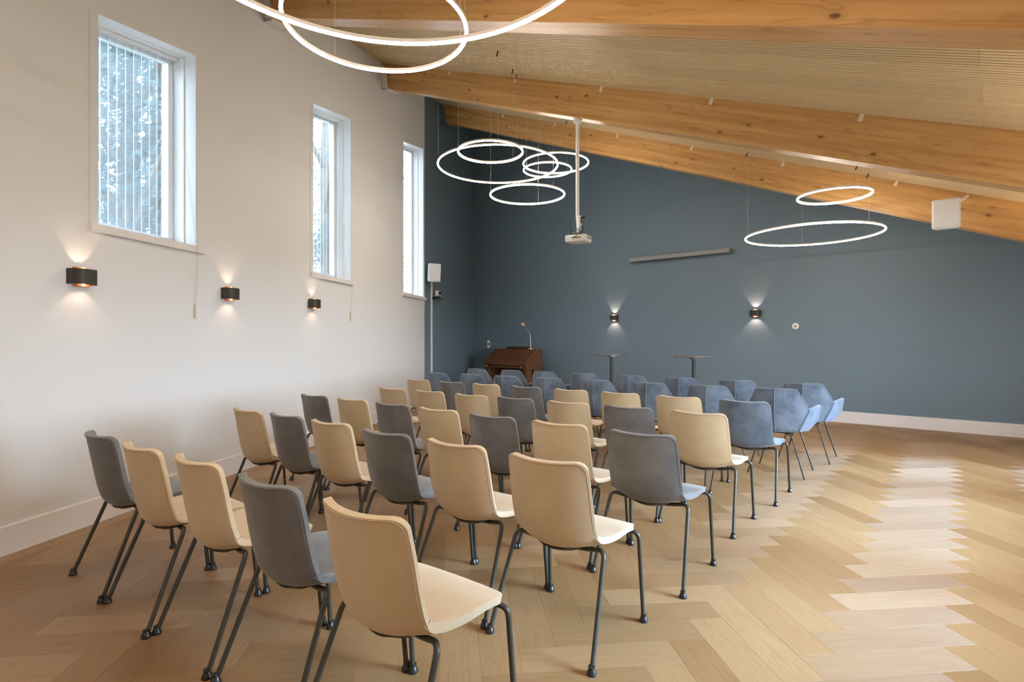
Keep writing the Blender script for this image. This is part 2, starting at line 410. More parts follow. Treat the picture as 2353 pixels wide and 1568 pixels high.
def make_single(L_, W_):
    bm = bmesh.new(); uvl = bm.loops.layers.uv.new('UVMap'); plank_mesh(bm, uvl, Matrix(), L_, W_)
    me = bpy.data.meshes.new('plank'); bm.to_mesh(me); bm.free(); me.materials.append(M['plank']); return me
plank_me = make_single(PL, PW)
cands = []
for i in range(-70, 71):
    for j in range(-14, 15):
        # lattice: (1,1)*i + (4,-4)*j ; H = [0,4]x[0,1], V = [0,1]x[1,5]
        ox, oy = i + 4*j, i - 4*j
        for (cx_, cy_, rot) in ((2.0, 0.5, 0), (0.5, 3.0, 1)):
            p = P0 + a_dir*((ox + cx_)*PW) + b_dir*((oy + cy_)*PW)
            cands.append((p, rot))
def in_room(p, m=0.0): return poly_inside(p, plan)
strip_w = 0.135
def wall_dist(p): return (p - Vector((WA, 0, 0))).dot(WN)
near, far_ = [], []
for p, rot in cands:
    d = a_dir if rot == 0 else b_dir
    pts = [p, p + d*PL*0.42, p - d*PL*0.42]
    if not any(in_room(q) for q in pts): continue
    near.append((p, rot))
def vis_size(p):
    if p.y < 0.9: return 0
    u = CX + FPX*p.x/p.y; v = HZ + FPX*H/p.y
    if u < -260 or u > 2353+260 or v > 1568 + 260: return 0
    return 1.0/p.y**3
near.sort(key=lambda q: -vis_size(q[0]))
singles, rest = near[:296], near[296:]
def plank_matrix(p, rot):
    d = a_dir if rot == 0 else b_dir
    return Matrix.Translation(p) @ Matrix.Rotation(rz_of(d), 4, 'Z')
def crosses_edge(p, rot):
    d = a_dir if rot == 0 else b_dir; q = Vector((-d.y, d.x, 0))
    cs = [p + d*(sx*PL/2) + q*(sy*PW/2) for sx in (-1, 1) for sy in (-1, 1)]
    return min(wall_dist(c) for c in cs) < strip_w + 0.002 or not all(in_room(c) for c in cs)
def clip_bm(bm):
    """cut away whatever lies outside the room or under the border strip"""
    def cut(co, no):
        bmesh.ops.bisect_plane(bm, geom=bm.verts[:]+bm.edges[:]+bm.faces[:], plane_co=co, plane_no=no, clear_outer=True)
    cut(Vector((WA, 0, 0)) + WN*(strip_w + 0.004), -WN)
    cut(BP, -BN); cut(st(0, T_RIGHT), -DB); cut(st(S_REAR, 0), -NB)
for p, rot in singles:
    if crosses_edge(p, rot):
        bm = bmesh.new(); uvl = bm.loops.layers.uv.new('UVMap'); plank_mesh(bm, uvl, plank_matrix(p, rot), PL, PW); clip_bm(bm)
        if len(bm.faces) == 0: bm.free(); continue
        bmesh.ops.transform(bm, matrix=Matrix.Translation(-p), verts=bm.verts)
        me = bpy.data.meshes.new('plank'); bm.to_mesh(me); bm.free(); me.materials.append(M['plank'])
        link('plank', me, floor, p)
    else:
        o = link('plank', plank_me, floor); o.matrix_local = plank_matrix(p, rot)
bm = bmesh.new(); uvl = bm.loops.layers.uv.new('UVMap')
for p, rot in rest: plank_mesh(bm, uvl, plank_matrix(p, rot), PL, PW)
clip_bm(bm)
me = bpy.data.meshes.new('planks'); bm.to_mesh(me); bm.free(); me.materials.append(M['plank'])
rp = link('distant_planks', me, floor); rp['kind'] = 'stuff'
# border strip along the left wall, in lengths
tot = (white_end - corner_rear_left).length + (corner_back - white_end).length
k0, seg_len = 0.0, 1.32
while k0 < tot - 0.05:
    ln = min(seg_len, tot - k0)
    me = make_single(ln - 0.001, strip_w)
    o = link('border_plank', me, floor); c = corner_rear_left + WD*(k0 + ln/2) + WN*(strip_w/2)
    o.matrix_local = Matrix.Translation(c) @ Matrix.Rotation(rz_of(WD), 4, 'Z'); k0 += ln

# ---- left wall with three windows
WIN = []
for (ul, ur, vbl, vbr, vtl, vtr) in ((224, 451, 520, 569, 30, 127), (719, 806, 628, 646, 237, 273), (927, 973, 672, 683, 325, 342)):
    a, b = on_left(ul), on_left(ur)
    zb = (on_left(ul, vbl).z + on_left(ur, vbr).z)/2
    WIN.append([a, b, zb, on_left(ul, vtl).z, on_left(ur, vtr).z])
for q in WIN: q[2] = 2.145
TOPX = 0.012
wl = MB(); prev = corner_rear_left
for a, b, zb, zta, ztb in WIN:
    wall_poly(wl, prev, a, WN, -0.1, -0.1, ceil_z(prev)+TOPX, ceil_z(a)+TOPX)
    wall_poly(wl, a, b, WN, -0.1, -0.1, zb, zb)
    wall_poly(wl, a, b, WN, zta, ztb, ceil_z(a)+TOPX, ceil_z(b)+TOPX)
    prev = b
wall_poly(wl, prev, white_end, WN, -0.1, -0.1, ceil_z(prev)+TOPX, ceil_z(white_end)+TOPX)
structure(wl.build('wall_left', M['white_wall']))
sideN = Vector(((corner_back-white_end).y, -(corner_back-white_end).x, 0)).normalized()
wb = MB(); ext = corner_back + (corner_back-white_end).normalized()*0.35
wall_poly(wb, white_end, ext, sideN, -0.1, -0.1, ceil_z(white_end)+TOPX, ceil_z(ext)+TOPX)
structure(wb.build('wall_left_blue', M['blue_wall']))
wk = MB(); wall_poly(wk, corner_back, corner_back_right + BD*0.33, BN, -0.1, -0.1, ceil_z(corner_back)+TOPX, ceil_z(corner_back_right + BD*0.33)+TOPX)
structure(wk.build('wall_back', M['blue_wall']))
wr = MB(); wall_poly(wr, corner_rear_right - DB*0.33, corner_rear_left + DB*0.1, NB, -0.1, -0.1, ceil_z(corner_rear_right)+TOPX, ceil_z(corner_rear_left)+TOPX)
structure(wr.build('wall_rear', M['white_wall']))
# right wall (outside the frame) with wide windows that let the daylight in
RW = [(2.3, 4.4), (4.6, 6.7), (6.9, 8.2)]; RZ0, RZ1 = 0.60, 2.02
wq = MB(); rn = DB; zc_r = ZC + SL*T_RIGHT + TOPX
def rp_(s): return st(s, T_RIGHT)
s_end = scoord(corner_back_right) + 0.3; ps = S_REAR
for s0, s1 in RW:
    wall_poly(wq, rp_(ps), rp_(s0), rn, -0.1, -0.1, zc_r, zc_r)
    wall_poly(wq, rp_(s0), rp_(s1), rn, -0.1, -0.1, RZ0, RZ0); wall_poly(wq, rp_(s0), rp_(s1), rn, RZ1, RZ1, zc_r, zc_r)
    ps = s1
wall_poly(wq, rp_(ps), rp_(s_end), rn, -0.1, -0.1, zc_r, zc_r)
structure(wq.build('wall_right', M['white_wall']))

# ---- baseboards
BH = 0.18
def baseboard(name, a, b, n_in, h=BH, d=0.014):
    m = MB(); 
    m.prism([Vector((a.x, a.y, 0)), Vector((a.x, a.y, h)), Vector((a.x, a.y, h-0.006)) + n_in*d, Vector((a.x, a.y, 0)) + n_in*d], b - a)
    return structure(m.build(name, M['white_trim']))
baseboard('baseboard_left', corner_rear_left, white_end, WN)
o = baseboard('baseboard_left_blue', white_end, corner_back, sideN)
baseboard('baseboard_back', corner_back, corner_back_right, BN)
baseboard('baseboard_right', corner_back_right, corner_rear_right, DB)
baseboard('baseboard_rear', corner_rear_right, corner_rear_left, NB)

# ---- windows
def window(num, a, b, zb, zta, ztb, n_in, sill=True, casing=True, mull=False):
    out = -n_in; d = (b - a).normalized(); up = Vector((0, 0, 1))
    e = structure(bpy.data.objects.new('window_%d' % num, None)); COL.objects.link(e); e.location = (a.x, a.y, zb); e.empty_display_size = 0.1
    A = lambda p: Vector(p) - e.location
    # lining boards of the reveal
    mb = MB(); dp = THK - 0.10
    mb.prism([A(a + up*zb), A(a + up*zta), A(a + d*0.006 + up*zta), A(a + d*0.006 + up*zb)], out*dp)
    mb.prism([A(b + up*zb), A(b + up*ztb), A(b - d*0.006 + up*ztb), A(b - d*0.006 + up*zb)], out*dp)
    mb.prism([A(a + up*zta), A(b + up*ztb), A(b + up*(ztb-0.006)), A(a + up*(zta-0.006))], out*dp)
    mb.build('reveal_lining', M['white_frame'], e)
    # lining joint: second strip set slightly proud
    mb = MB(); off = out*0.115; th = 0.016
    mb.prism([A(a + up*zb + off), A(a + up*zta + off), A(a + d*th + up*zta + off), A(a + d*th + up*zb + off)], out*0.10)
    mb.prism([A(b + up*zb + off), A(b + up*ztb + off), A(b - d*th + up*ztb + off), A(b - d*th + up*zb + off)], out*0.10)
    mb.prism([A(a + up*zta + off), A(b + up*ztb + off), A(b + up*(ztb-th) + off), A(a + up*(zta-th) + off)], out*0.10)
    mb.build('blind_stop', M['white_frame'], e)
    # frame
    mb = MB(); fw = 0.075; fo = out*dp; fd = out*0.06; sl = (ztb-zta)/(b-a).length
    mb.prism([A(a + up*zb + fo), A(a + up*zta + fo), A(a + d*fw + up*(zta+sl*fw) + fo), A(a + d*fw + up*zb + fo)], fd)
    mb.prism([A(b + up*zb + fo), A(b + up*ztb + fo), A(b - d*fw + up*(ztb-sl*fw) + fo), A(b - d*fw + up*zb + fo)], fd)
    mb.prism([A(a + up*zta + fo), A(b + up*ztb + fo), A(b + up*(ztb-fw) + fo), A(a + up*(zta-fw) + fo)], fd)
    mb.prism([A(a + up*zb + fo), A(b + up*zb + fo), A(b + up*(zb+fw) + fo), A(a + up*(zb+fw) + fo)], fd)
    if mull:
        m_ = (a+b)/2
        mb.prism([A(m_ - d*0.03 + up*zb + fo), A(m_ - d*0.03 + up*zta + fo), A(m_ + d*0.03 + up*zta + fo), A(m_ + d*0.03 + up*zb + fo)], fd)
    fr = mb.build('window_frame', M['white_frame'], e)
    mb = MB(); go = out*(dp + 0.03)
    mb.prism([A(a + d*0.05 + up*(zb+0.05) + go), A(b - d*0.05 + up*(zb+0.05) + go), A(b - d*0.05 + up*(ztb-0.05) + go), A(a + d*0.05 + up*(zta-0.05) + go)], out*0.006)
    mb.build('pane', M['glass'], e)
    if casing:
        mb = MB(); cw = 0.065; ci = n_in*0.006
        for (p, q, z0, z1, z1b) in ((a - d*cw, a, zb-0.03, zta - sl*cw, zta), (b, b + d*cw, zb-0.03, ztb, ztb + sl*cw)):
            mb.prism([A(p + up*z0), A(q + up*z0), A(q + up*z1b), A(p + up*z1)], ci)
        mb.build('casing', M['white_wall'], e)
    if sill:
        mb = MB(); sd_ = 0.035
        p, q = a - d*0.075, b + d*0.075
        mb.prism([A(p + up*zb), A(p + up*(zb-0.055)), A(p + up*(zb-0.055)) + n_in*sd_, A(p + up*zb) + n_in*sd_], q - p)
        mb.prism([A(a + up*zb), A(a + up*(zb-0.0)) + out*dp, A(a + up*(zb+0.006)) + out*dp, A(a + up*(zb+0.006))], b - a)
        mb.build('window_sill', M['white_trim'], e)
    return e
for i, (a, b, zb, zta, ztb) in enumerate(WIN): window(i+1, a, b, zb, zta, ztb, WN, casing=(i < 2))
for i, (s0, s1) in enumerate(RW): window(4+i, rp_(s0), rp_(s1), RZ0, RZ1, RZ1, DB, casing=False, mull=True)

# ---- ceiling: backing deck and ribbed panels
S_BEAM = [0.04, 2.584, 5.143, 7.676]; BW = 0.18; B_BOT = H + 1.10      # near faces of the beams, height of their underside at t = 0
E_AX = (DB + Vector((0, 0, SL))).normalized()                    # along the slope
E_UP = NB.cross(E_AX).normalized()
if E_UP.z < 0: E_UP = -E_UP
def slope_matrix(s, t, dz=0.0):
    p = st(s, t, ZC + SL*t + dz); R = Matrix((E_AX, NB, E_UP)).transposed()
    if R.determinant() < 0: R = Matrix((E_AX, -NB, E_UP)).transposed()
    return Matrix.Translation(p) @ R.to_4x4()
YS = 1.0 if Matrix((E_AX, NB, E_UP)).determinant() > 0 else -1.0
def t_left(s):
    if s < scoord(white_end): return tcoord(left_at_s(s))
    D = corner_back - white_end; k = (s - scoord(white_end))/scoord(D); return tcoord(white_end + D*min(k, 1.1))
deck = MB()
s0, s1 = S_REAR - 0.3, scoord(corner_back) + 3.6
def deck_pt(s, t): return st(s, t, ZC + SL*t + 0.035)
dk = [deck_pt(S_REAR-0.3, T_RIGHT-0.3), deck_pt(scoord(corner_back_right)+0.6, T_RIGHT-0.3), deck_pt(scoord(corner_back)+0.6, tcoord(corner_back)+0.6), deck_pt(S_REAR-0.3, tcoord(corner_rear_left)-0.0)]
dk[3] = deck_pt(S_REAR-0.3, t_left(S_REAR)-0.05)
deck.prism(dk, (0, 0, 0.2)); ceiling = structure(deck.build('ceiling', M['dark_gap']))
PANW, RIBS = 0.312, 8
pan_cache = {}
def panel_mesh(ln, wdt):
    key = (round(ln, 3), round(wdt, 3))
    if key in pan_cache: return pan_cache[key]
    mb = MB(); n = max(1, round(wdt/(PANW/RIBS))); pitch = wdt/n; gv, gd = 0.013, 0.024
    prof = []
    for k in range(n):
        y0 = k*pitch
        prof += [(y0 + gv/2 - 0.001, 0.0 + gd), (y0 + gv/2 + 0.001, 0.0), (y0 + pitch - gv/2 - 0.001, 0.0), (y0 + pitch - gv/2 + 0.001, gd)]
    prof = [(0.0015, gd)] + prof[1:-1] + [(wdt - 0.0015, gd)]
    X0, X1 = 0.001, ln - 0.001
    A = [mb.bm.verts.new((X0, y*YS, z)) for y, z in prof] + [mb.bm.verts.new((X0, (wdt-0.0015)*YS, 0.034)), mb.bm.verts.new((X0, 0.0015*YS, 0.034))]
    B = [mb.bm.verts.new((X1, v.co.y, v.co.z)) for v in A]
    nn = len(A)
    mb.bm.faces.new(A); mb.bm.faces.new(list(reversed(B)))
    for i in range(nn): mb.bm.faces.new((A[i], A[(i+1) % nn], B[(i+1) % nn], B[i]))
    pan_cache[key] = mb.mesh('ceiling_panel', M['panel']); return pan_cache[key]
bounds = [(S_REAR, S_BEAM[0]), (S_BEAM[0]+BW, S_BEAM[1]), (S_BEAM[1]+BW, S_BEAM[2]), (S_BEAM[2]+BW, S_BEAM[3]), (S_BEAM[3]+BW, scoord(corner_back)+0.35)]
CS = sqrt(1 + SL*SL)
t_joint = tcoord(on_ceiling(2250, 135)); t_joint2 = tcoord(on_ceiling(2066, 200))
anchor = 4.005
for bi, (sa, sb) in enumerate(bounds):
    base = anchor if bi == 2 else sb
    s_ = base - math.ceil((base - sa)/PANW)*PANW
    row = 0
    while s_ < sb - 0.004:
        lo, hi = max(s_, sa), min(s_ + PANW, sb)
        if hi - lo > 0.01:
            smid = (lo+hi)/2
            tl = max(t_left(lo), t_left(hi)) + 0.05; t0 = T_RIGHT - 0.05
            jt = (t_joint if row % 2 else t_joint2) + (0.0 if bi == 2 else 0.37*row % 1.1)
            while jt - 2.4 > t0: jt -= 2.4
            cuts = [t0] + [c for c in (jt + 2.4*i for i in range(7)) if t0 + 0.1 < c < tl - 0.1] + [tl]
            for c0, c1 in zip(cuts, cuts[1:]):
                o = link('ceiling_panel', panel_mesh((c1-c0)*CS, hi-lo), ceiling); o.matrix_local = slope_matrix(lo, c0)
        s_ += PANW; row += 1

# ------------------------------------------------------------------ beams
def beam(i, s0, label, bracket_mat, clips):
    tl = min(t_left(s0), t_left(s0+BW)) - 0.002; tr = T_RIGHT + 0.002
    tm = (tl + tr)/2
    root = thing('ceiling_beam', label, 'beam', st(s0 + BW/2, tm, B_BOT + SL*tm), rz_of(DB), 'lacquered timber beams under the sloping ceiling')
    # local x = DB, local y = left of DB ; NB is to the right of DB -> local -y
    half = (tl - tr)/2; dep = ZC - B_BOT + 0.03; hw = BW/2
    mb = MB()
    P = [(-half, -SL*half), (half, SL*half), (half, SL*half+dep), (-half, -SL*half+dep)]
    mb.prism([Vector((x, -hw, z)) for x, z in P], (0, BW, 0))
    bmesh.ops.recalc_face_normals(mb.bm, faces=mb.bm.faces)
    bmesh.ops.bevel(mb.bm, geom=mb.bm.edges[:], offset=0.004, segments=1, affect='EDGES')
    # shear space so grain follows the slope: mesh is built along the sloped axis
    me = mb.mesh('timber', M['beam'])
    ang = math.atan(SL); R = Matrix.Rotation(-ang, 4, 'Y')
    o = link('timber', me, root)
    me.transform(R.inverted()); o.matrix_local = R
    # steel shoe at the wall end
    bl = 0.20; mb = MB(); t0_, t1_ = half - bl, half
    for sy in (-1, 1):
        y0 = sy*(hw + 0.008)
        mb.prism([Vector((t0_+0.02, y0-0.007, SL*t0_ - 0.02)), Vector((t1_, y0-0.007, SL*t1_ - 0.05)), Vector((t1_, y0-0.007, SL*t1_+dep-0.04)), Vector((t0_+0.10, y0-0.007, SL*t0_+dep-0.04))], (0, 0.014, 0))
    mb.prism([Vector((t0_+0.02, -hw-0.015, SL*t0_-0.02)), Vector((t1_, -hw-0.015, SL*t1_-0.05)), Vector((t1_, -hw-0.015, SL*t1_-0.01)), Vector((t0_+0.02, -hw-0.015, SL*t0_+0.006))], (0, BW+0.03, 0))
    sh = mb.build('beam_shoe', bracket_mat, root)
    mb = MB()
    for zz in (0.08, 0.2, 0.3):
        for yy in (-1, 1):
            xx = half - 0.07; c = Vector((xx, yy*(hw+0.015), SL*xx + zz)); mb.cyl(c, c + Vector((0, yy*0.012, 0)), 0.014, seg=8)
    mb.build('bolt', bracket_mat, sh)
    # pale clips at the top of the near face (near face = local +y because NB is local -y)
    mc = MB(); mc.box((0, 0, 0), (0.034, 0.008, 0.07), bevel=0.002, seg=1); cme = mc.mesh('clip', M['clip'])
    for u in clips:
        r = (u - CX)/FPX; Y = s0/(NB.x*r + NB.y); t = tcoord((r*Y, Y))
        x = t - tm
        c = link('clip', cme, root); c.matrix_local = Matrix.Translation((x - 0.012, hw + 0.004, SL*x + (ZC-B_BOT) - 0.03)) @ Matrix.Rotation(-ang, 4, 'Y')
    return root
beam(0, S_BEAM[0], 'timber beam overhead, nearest the camera', M['bracket_white'], [])
beam(1, S_BEAM[1], 'timber beam along the top edge of the photo, the nearest one in view', M['bracket_white'], [])
beam(2, S_BEAM[2], 'middle timber beam in view, carrying the white projector pole', M['bracket_white'], [1032, 1183, 1380, 1632, 1975])
beam(3, S_BEAM[3], 'farthest timber beam, ending on the blue wall and carrying the white speaker', M['blue_wall'], [1155, 1274, 1418, 1588, 1797, 2057])

# ------------------------------------------------------------------ shell chairs
def catmull(P, n):
    out = []; m = len(P)
    for i in range(m-1):
        p0, p1, p2, p3 = P[max(i-1, 0)], P[i], P[i+1], P[min(i+2, m-1)]
        for k in range(n):
            t = k/n
            out.append(tuple(0.5*((2*b) + (-a+c)*t + (2*a-5*b+4*c-d)*t*t + (-a+3*b-3*c+d)*t**3) for a, b, c, d in zip(p0, p1, p2, p3)))
    out.append(P[-1]); return out
# profile: y (forward +), z, half width, edge lift along the inner normal
SHELL = [(.240, .440, .222, -.004), (.200, .452, .232, -.002), (.120, .454, .236, .006), (.030, .442, .232, .014), (-.060, .424, .222, .040),
         (-.120, .422, .211, .062), (-.162, .450, .207, .068), (-.182, .510, .207, .063), (-.198, .590, .206, .060), (-.214, .680, .203, .060), (-.228, .760, .199, .058), (-.236, .806, .197, .056)]
def shell_surface():
    prof = catmull(SHELL, 6); n = len(prof); NU = 17
    ds = [0.0]
    for a, b in zip(prof, prof[1:]): ds.append(ds[-1] + sqrt((a[0]-b[0])**2 + (a[1]-b[1])**2))
    tot = ds[-1]; grid = []
    for i, (y, z, hw, lift) in enumerate(prof):
        a, b = prof[max(i-1, 0)], prof[min(i+1, n-1)]
        ty, tz = b[0]-a[0], b[1]-a[1]; ll = sqrt(ty*ty+tz*tz); ty /= ll; tz /= ll
        ny, nz = -tz*-1, ty*-1                       # inner normal (up on the seat, forward on the back)
        if True: ny, nz = tz, -ty
        w_ = hw
        for dist, r in ((ds[i], 0.055), (tot - ds[i], 0.042)):
            if dist < r: w_ = min(w_, hw - r + sqrt(max(0, r*r - (r-dist)**2)))
        rowv = []
        for k in range(NU):
            u = -1 + 2*k/(NU-1); u2 = math.copysign(abs(u)**0.9, u)
            lf = lift*(abs(u2)*w_/hw)**2.0
            rowv.append((u2*w_, y + ny*lf, z + nz*lf))
        grid.append(rowv)
    return grid
def build_shell():
    grid = shell_surface(); bm = bmesh.new()
    V = [[bm.verts.new(p) for p in r] for r in grid]
    for i in range(len(V)-1):
        for k in range(len(V[0])-1): bm.faces.new((V[i][k], V[i][k+1], V[i+1][k+1], V[i+1][k]))
    bmesh.ops.recalc_face_normals(bm, faces=bm.faces)
    me = bpy.data.meshes.new('shell_tmp'); bm.to_mesh(me); bm.free()
    o = bpy.data.objects.new('shell_tmp', me); COL.objects.link(o)
    so = o.modifiers.new('s', 'SOLIDIFY'); so.thickness = 0.026; so.offset = 0.0; so.use_even_offset = True
    be = o.modifiers.new('b', 'BEVEL'); be.width = 0.0122; be.segments = 4; be.limit_method = 'ANGLE'; be.angle_limit = radians(50)
    dg = bpy.context.evaluated_depsgraph_get(); full = bpy.data.meshes.new_from_object(o.evaluated_get(dg))
    bpy.data.objects.remove(o)
    for p in full.polygons: p.use_smooth = True
    full.update()
    nor = [v.normal.copy() for v in full.vertices]
    res = []
    for name, keep in (('seat', lambda c: c.z + 0.55*(c.y+0.16) < 0.50), ('backrest', lambda c: c.z + 0.55*(c.y+0.16) >= 0.50)):
        idx = {}; vs = []; fs = []; ns = []
        for p in full.polygons:
            if not keep(p.center): continue
            f = []
            for vi in p.vertices:
                if vi not in idx: idx[vi] = len(vs); vs.append(full.vertices[vi].co.copy()); ns.append(nor[vi])
                f.append(idx[vi])
            fs.append(f)
        me = bpy.data.meshes.new(name); me.from_pydata(vs, [], fs)
        for p in me.polygons: p.use_smooth = True
        me.normals_split_custom_set_from_vertices(ns)
        res.append(me)
    # seam running round the back of the rim
    rim = [grid[i][0] for i in range(len(grid)-1, 16, -1)]; rim2 = [grid[i][-1] for i in range(17, len(grid))]
    top = grid[-1]
    loop = list(reversed(rim)) + top[1:-1] + list(reversed(rim2))
    out = []
    gm = grid
    for (x, y, z) in loop: out.append((x*0.985, y - 0.0165 if z > 0.47 else y, z - (0.006 if z > 0.78 else 0.0)))
    mb = MB(); mb.tube(out, 0.0018, seg=5); seam = mb.mesh('seam', M['cream_pipe'], smooth=True)
    bpy.data.meshes.remove(full)
    return res[0], res[1], seam
seat_me, back_me, seam_me = build_shell()
def fillet(pts, r, n=6):
    """round the inner corners of a polyline"""
    pts = [Vector(p) for p in pts]; out = [pts[0]]
    for a, b, c in zip(pts, pts[1:], pts[2:]):
        d1 = (a-b).normalized(); d2 = (c-b).normalized(); p1 = b + d1*r; p2 = b + d2*r
        for k in range(n+1):
            t = k/n; out.append(p1*(1-t)**2 + b*2*t*(1-t) + p2*t*t)
    out.append(pts[-1]); return out
def leg_mesh(side, front):
    if front: pts = [(side*0.02, .150, .408), (side*.14, .185, .420), (side*.248, .215, .430), (side*.258, .250, .012)]
    else: pts = [(side*0.02, -.040, .392), (side*.14, -.066, .408), (side*.228, -.085, .432), (side*.258, -.252, .012)]
    mb = MB(); mb.tube(fillet(pts, 0.042), 0.0102, seg=10); return mb.mesh('leg', M['black_metal'], smooth=True)
def glide_mesh(side, front):
    x, y = side*.258, (.251 if front else -.2535)
    mb = MB(); mb.lathe([(0, 0), (.0195, 0), (.0208, .003), (.0200, .009), (.0170, .017), (.0130, .024), (.0118, .028), (.0138, .030), (.0138, .035), (.011, .037), (0, .037)], (x, y, 0), 14)
    return mb.mesh('foot_glide', M['black_plastic'], smooth=True)
def pan_mesh():
    mb = MB()
    prof = [(.150, .410), (.06, .396), (-.05, .386), (-.100, .386), (-.132, .398)]
    top = [(.155, .447), (.06, .440), (-.05, .422), (-.105, .420), (-.136, .426)]
    nx = 7; A = []; B = []
    for (y, z), (y2, z2), hw in zip(prof, top, (.09, .11, .12, .115, .09)):
        A.append([mb.bm.verts.new((hw*(2*k/(nx-1)-1), y, z + 0.028*(abs(2*k/(nx-1)-1))**2)) for k in range(nx)])
        B.append([mb.bm.verts.new((hw*1.12*(2*k/(nx-1)-1), y2, z2 + 0.010*(abs(2*k/(nx-1)-1))**2)) for k in range(nx)])
    for G in (A, B):
        for i in range(len(G)-1):
            for k in range(nx-1): mb.bm.faces.new((G[i][k], G[i][k+1], G[i+1][k+1], G[i+1][k]))
    for i in range(len(A)-1):
        for k in (0, nx-1): mb.bm.faces.new((A[i][k], A[i+1][k], B[i+1][k], B[i][k]))
    for i in (0, len(A)-1):
        for k in range(nx-1): mb.bm.faces.new((A[i][k], A[i][k+1], B[i][k+1], B[i][k]))
    return mb.mesh('under_tray', M['dark_pan'], smooth=True)
LEG = {(s, f): leg_mesh(s, f) for s in (-1, 1) for f in (0, 1)}; GLD = {(s, f): glide_mesh(s, f) for s in (-1, 1) for f in (0, 1)}
PAN = pan_mesh()
def coloured(me, mat):
    m = me.copy(); m.materials.clear(); m.materials.append(mat); return m
SETS = {}
for cname in ('cream', 'grey', 'blue'):
    SETS[cname] = (coloured(seat_me, M[cname]), coloured(back_me, M[cname]), coloured(seam_me, M[cname + '_pipe']))
def shell_chair(colour):
    root = thing('shell_chair', '', 'chair'); se, ba, sm = SETS[colour]
    link('seat', se, root); b = link('backrest', ba, root); link('seam', sm, b); link('under_tray', PAN, root)
    for s in (-1, 1):
        for f in (0, 1):
            l = link('leg', LEG[(s, f)], root); link('foot_glide', GLD[(s, f)], l)
    return root
proto = {}
FACE = radians(38.0)
Fv = Vector((sin(FACE), cos(FACE), 0)); Rv = Vector((cos(FACE), -sin(FACE), 0))
CORNER = (-0.176, -0.198, 0.806)                  # top left corner of the backrest in chair coordinates
def chair_spot(u, v, corner):
    Y = (H - corner[2])*FPX/(v - HZ); p = Vector(((u - CX)*Y/FPX, Y, 0))
    return p - Rv*corner[0] - Fv*corner[1]
ORD = ['first', 'second', 'third', 'fourth', 'fifth', 'sixth', 'seventh', 'eighth']
ROWS = [
 ('nearest row', [(205, 990), (290, 1015), (408, 1043), (553, 1087), (747, 1145)], 'gccgc'),
 ('second row from the camera', [(537, 937), (623, 948), (719, 963), (836, 985), (985, 1008), (1175, 1041)], 'cgcgcc'),
 ('third row from the camera', [(690, 905), (780, 913), (868, 924), (965, 935), (1081, 950), (1226, 965), (1403, 987)], 'gcgcgcg'),
 ('fourth row from the camera', [(872, 890), (957, 895), (1047, 905), (1147, 910), (1259, 920), (1393, 930), (1547, 943)], 'cccgcgc'),
 ('fifth row from the camera', [(939, 870), (1010, 876), (1087, 880), (1176, 886), (1273, 893), (1383, 899), (1514, 908), (1661, 918)], 'cgcgcccb'),
]
CN = {'c': 'cream', 'g': 'grey', 'b': 'blue'}
def fit_line(pts):
    n = len(pts); mx = sum(p.x for p in pts)/n; my = sum(p.y for p in pts)/n
    sxx = sum((p.x-mx)**2 for p in pts); sxy = sum((p.x-mx)*(p.y-my) for p in pts); syy = sum((p.y-my)**2 for p in pts)
    a = 0.5*atan2(2*sxy, sxx-syy); return Vector((mx, my, 0)), Vector((cos(a), sin(a), 0))
rng = random.Random(3)
for ri, (rname, pix, cols) in enumerate(ROWS):
    pts = [chair_spot(u, v + 1.5, CORNER) for u, v in pix]
    c, d = fit_line(pts)
    if d.x < 0: d = -d
    k = (1.0, 0.8, 0.55, 0.35, 0.25)[ri]
    pts = [c + d*(p-c).dot(d) + ((p-c) - d*(p-c).dot(d))*k for p in pts]
    n = len(pts)
    if ri >= 2:                                        # far rows: even out the measuring noise along the row
        qs = [(p-c).dot(d) for p in pts]; m = (n-1)/2
        sl = sum((i-m)*q for i, q in enumerate(qs))/sum((i-m)**2 for i in range(n)); mq = sum(qs)/n
        kk = (0.6, 0.5, 0.4)[ri-2]
        pts = [p + d*((mq + sl*(i-m))-q)*(1-kk) for i, (p, q) in enumerate(zip(pts, qs))]
    for i, p in enumerate(pts):
        cname = CN[cols[i]]
        if cname not in proto: o = proto[cname] = shell_chair(cname)
        else: o = copy_tree(proto[cname])
        o.location = p; o.rotation_euler = (0, 0, -FACE + radians(rng.uniform(-1.2, 1.2)))
        where = 'rightmost' if i == n-1 else ('leftmost' if i == 0 else ORD[i] + ' from the left')
        colw = {'cream': 'cream', 'grey': 'grey', 'blue': 'slate blue'}[cname]
        tag(o, '%s velvet shell chair, %s in the %s' % (colw, where, rname), 'chair', 'velvet shell chairs in rows')

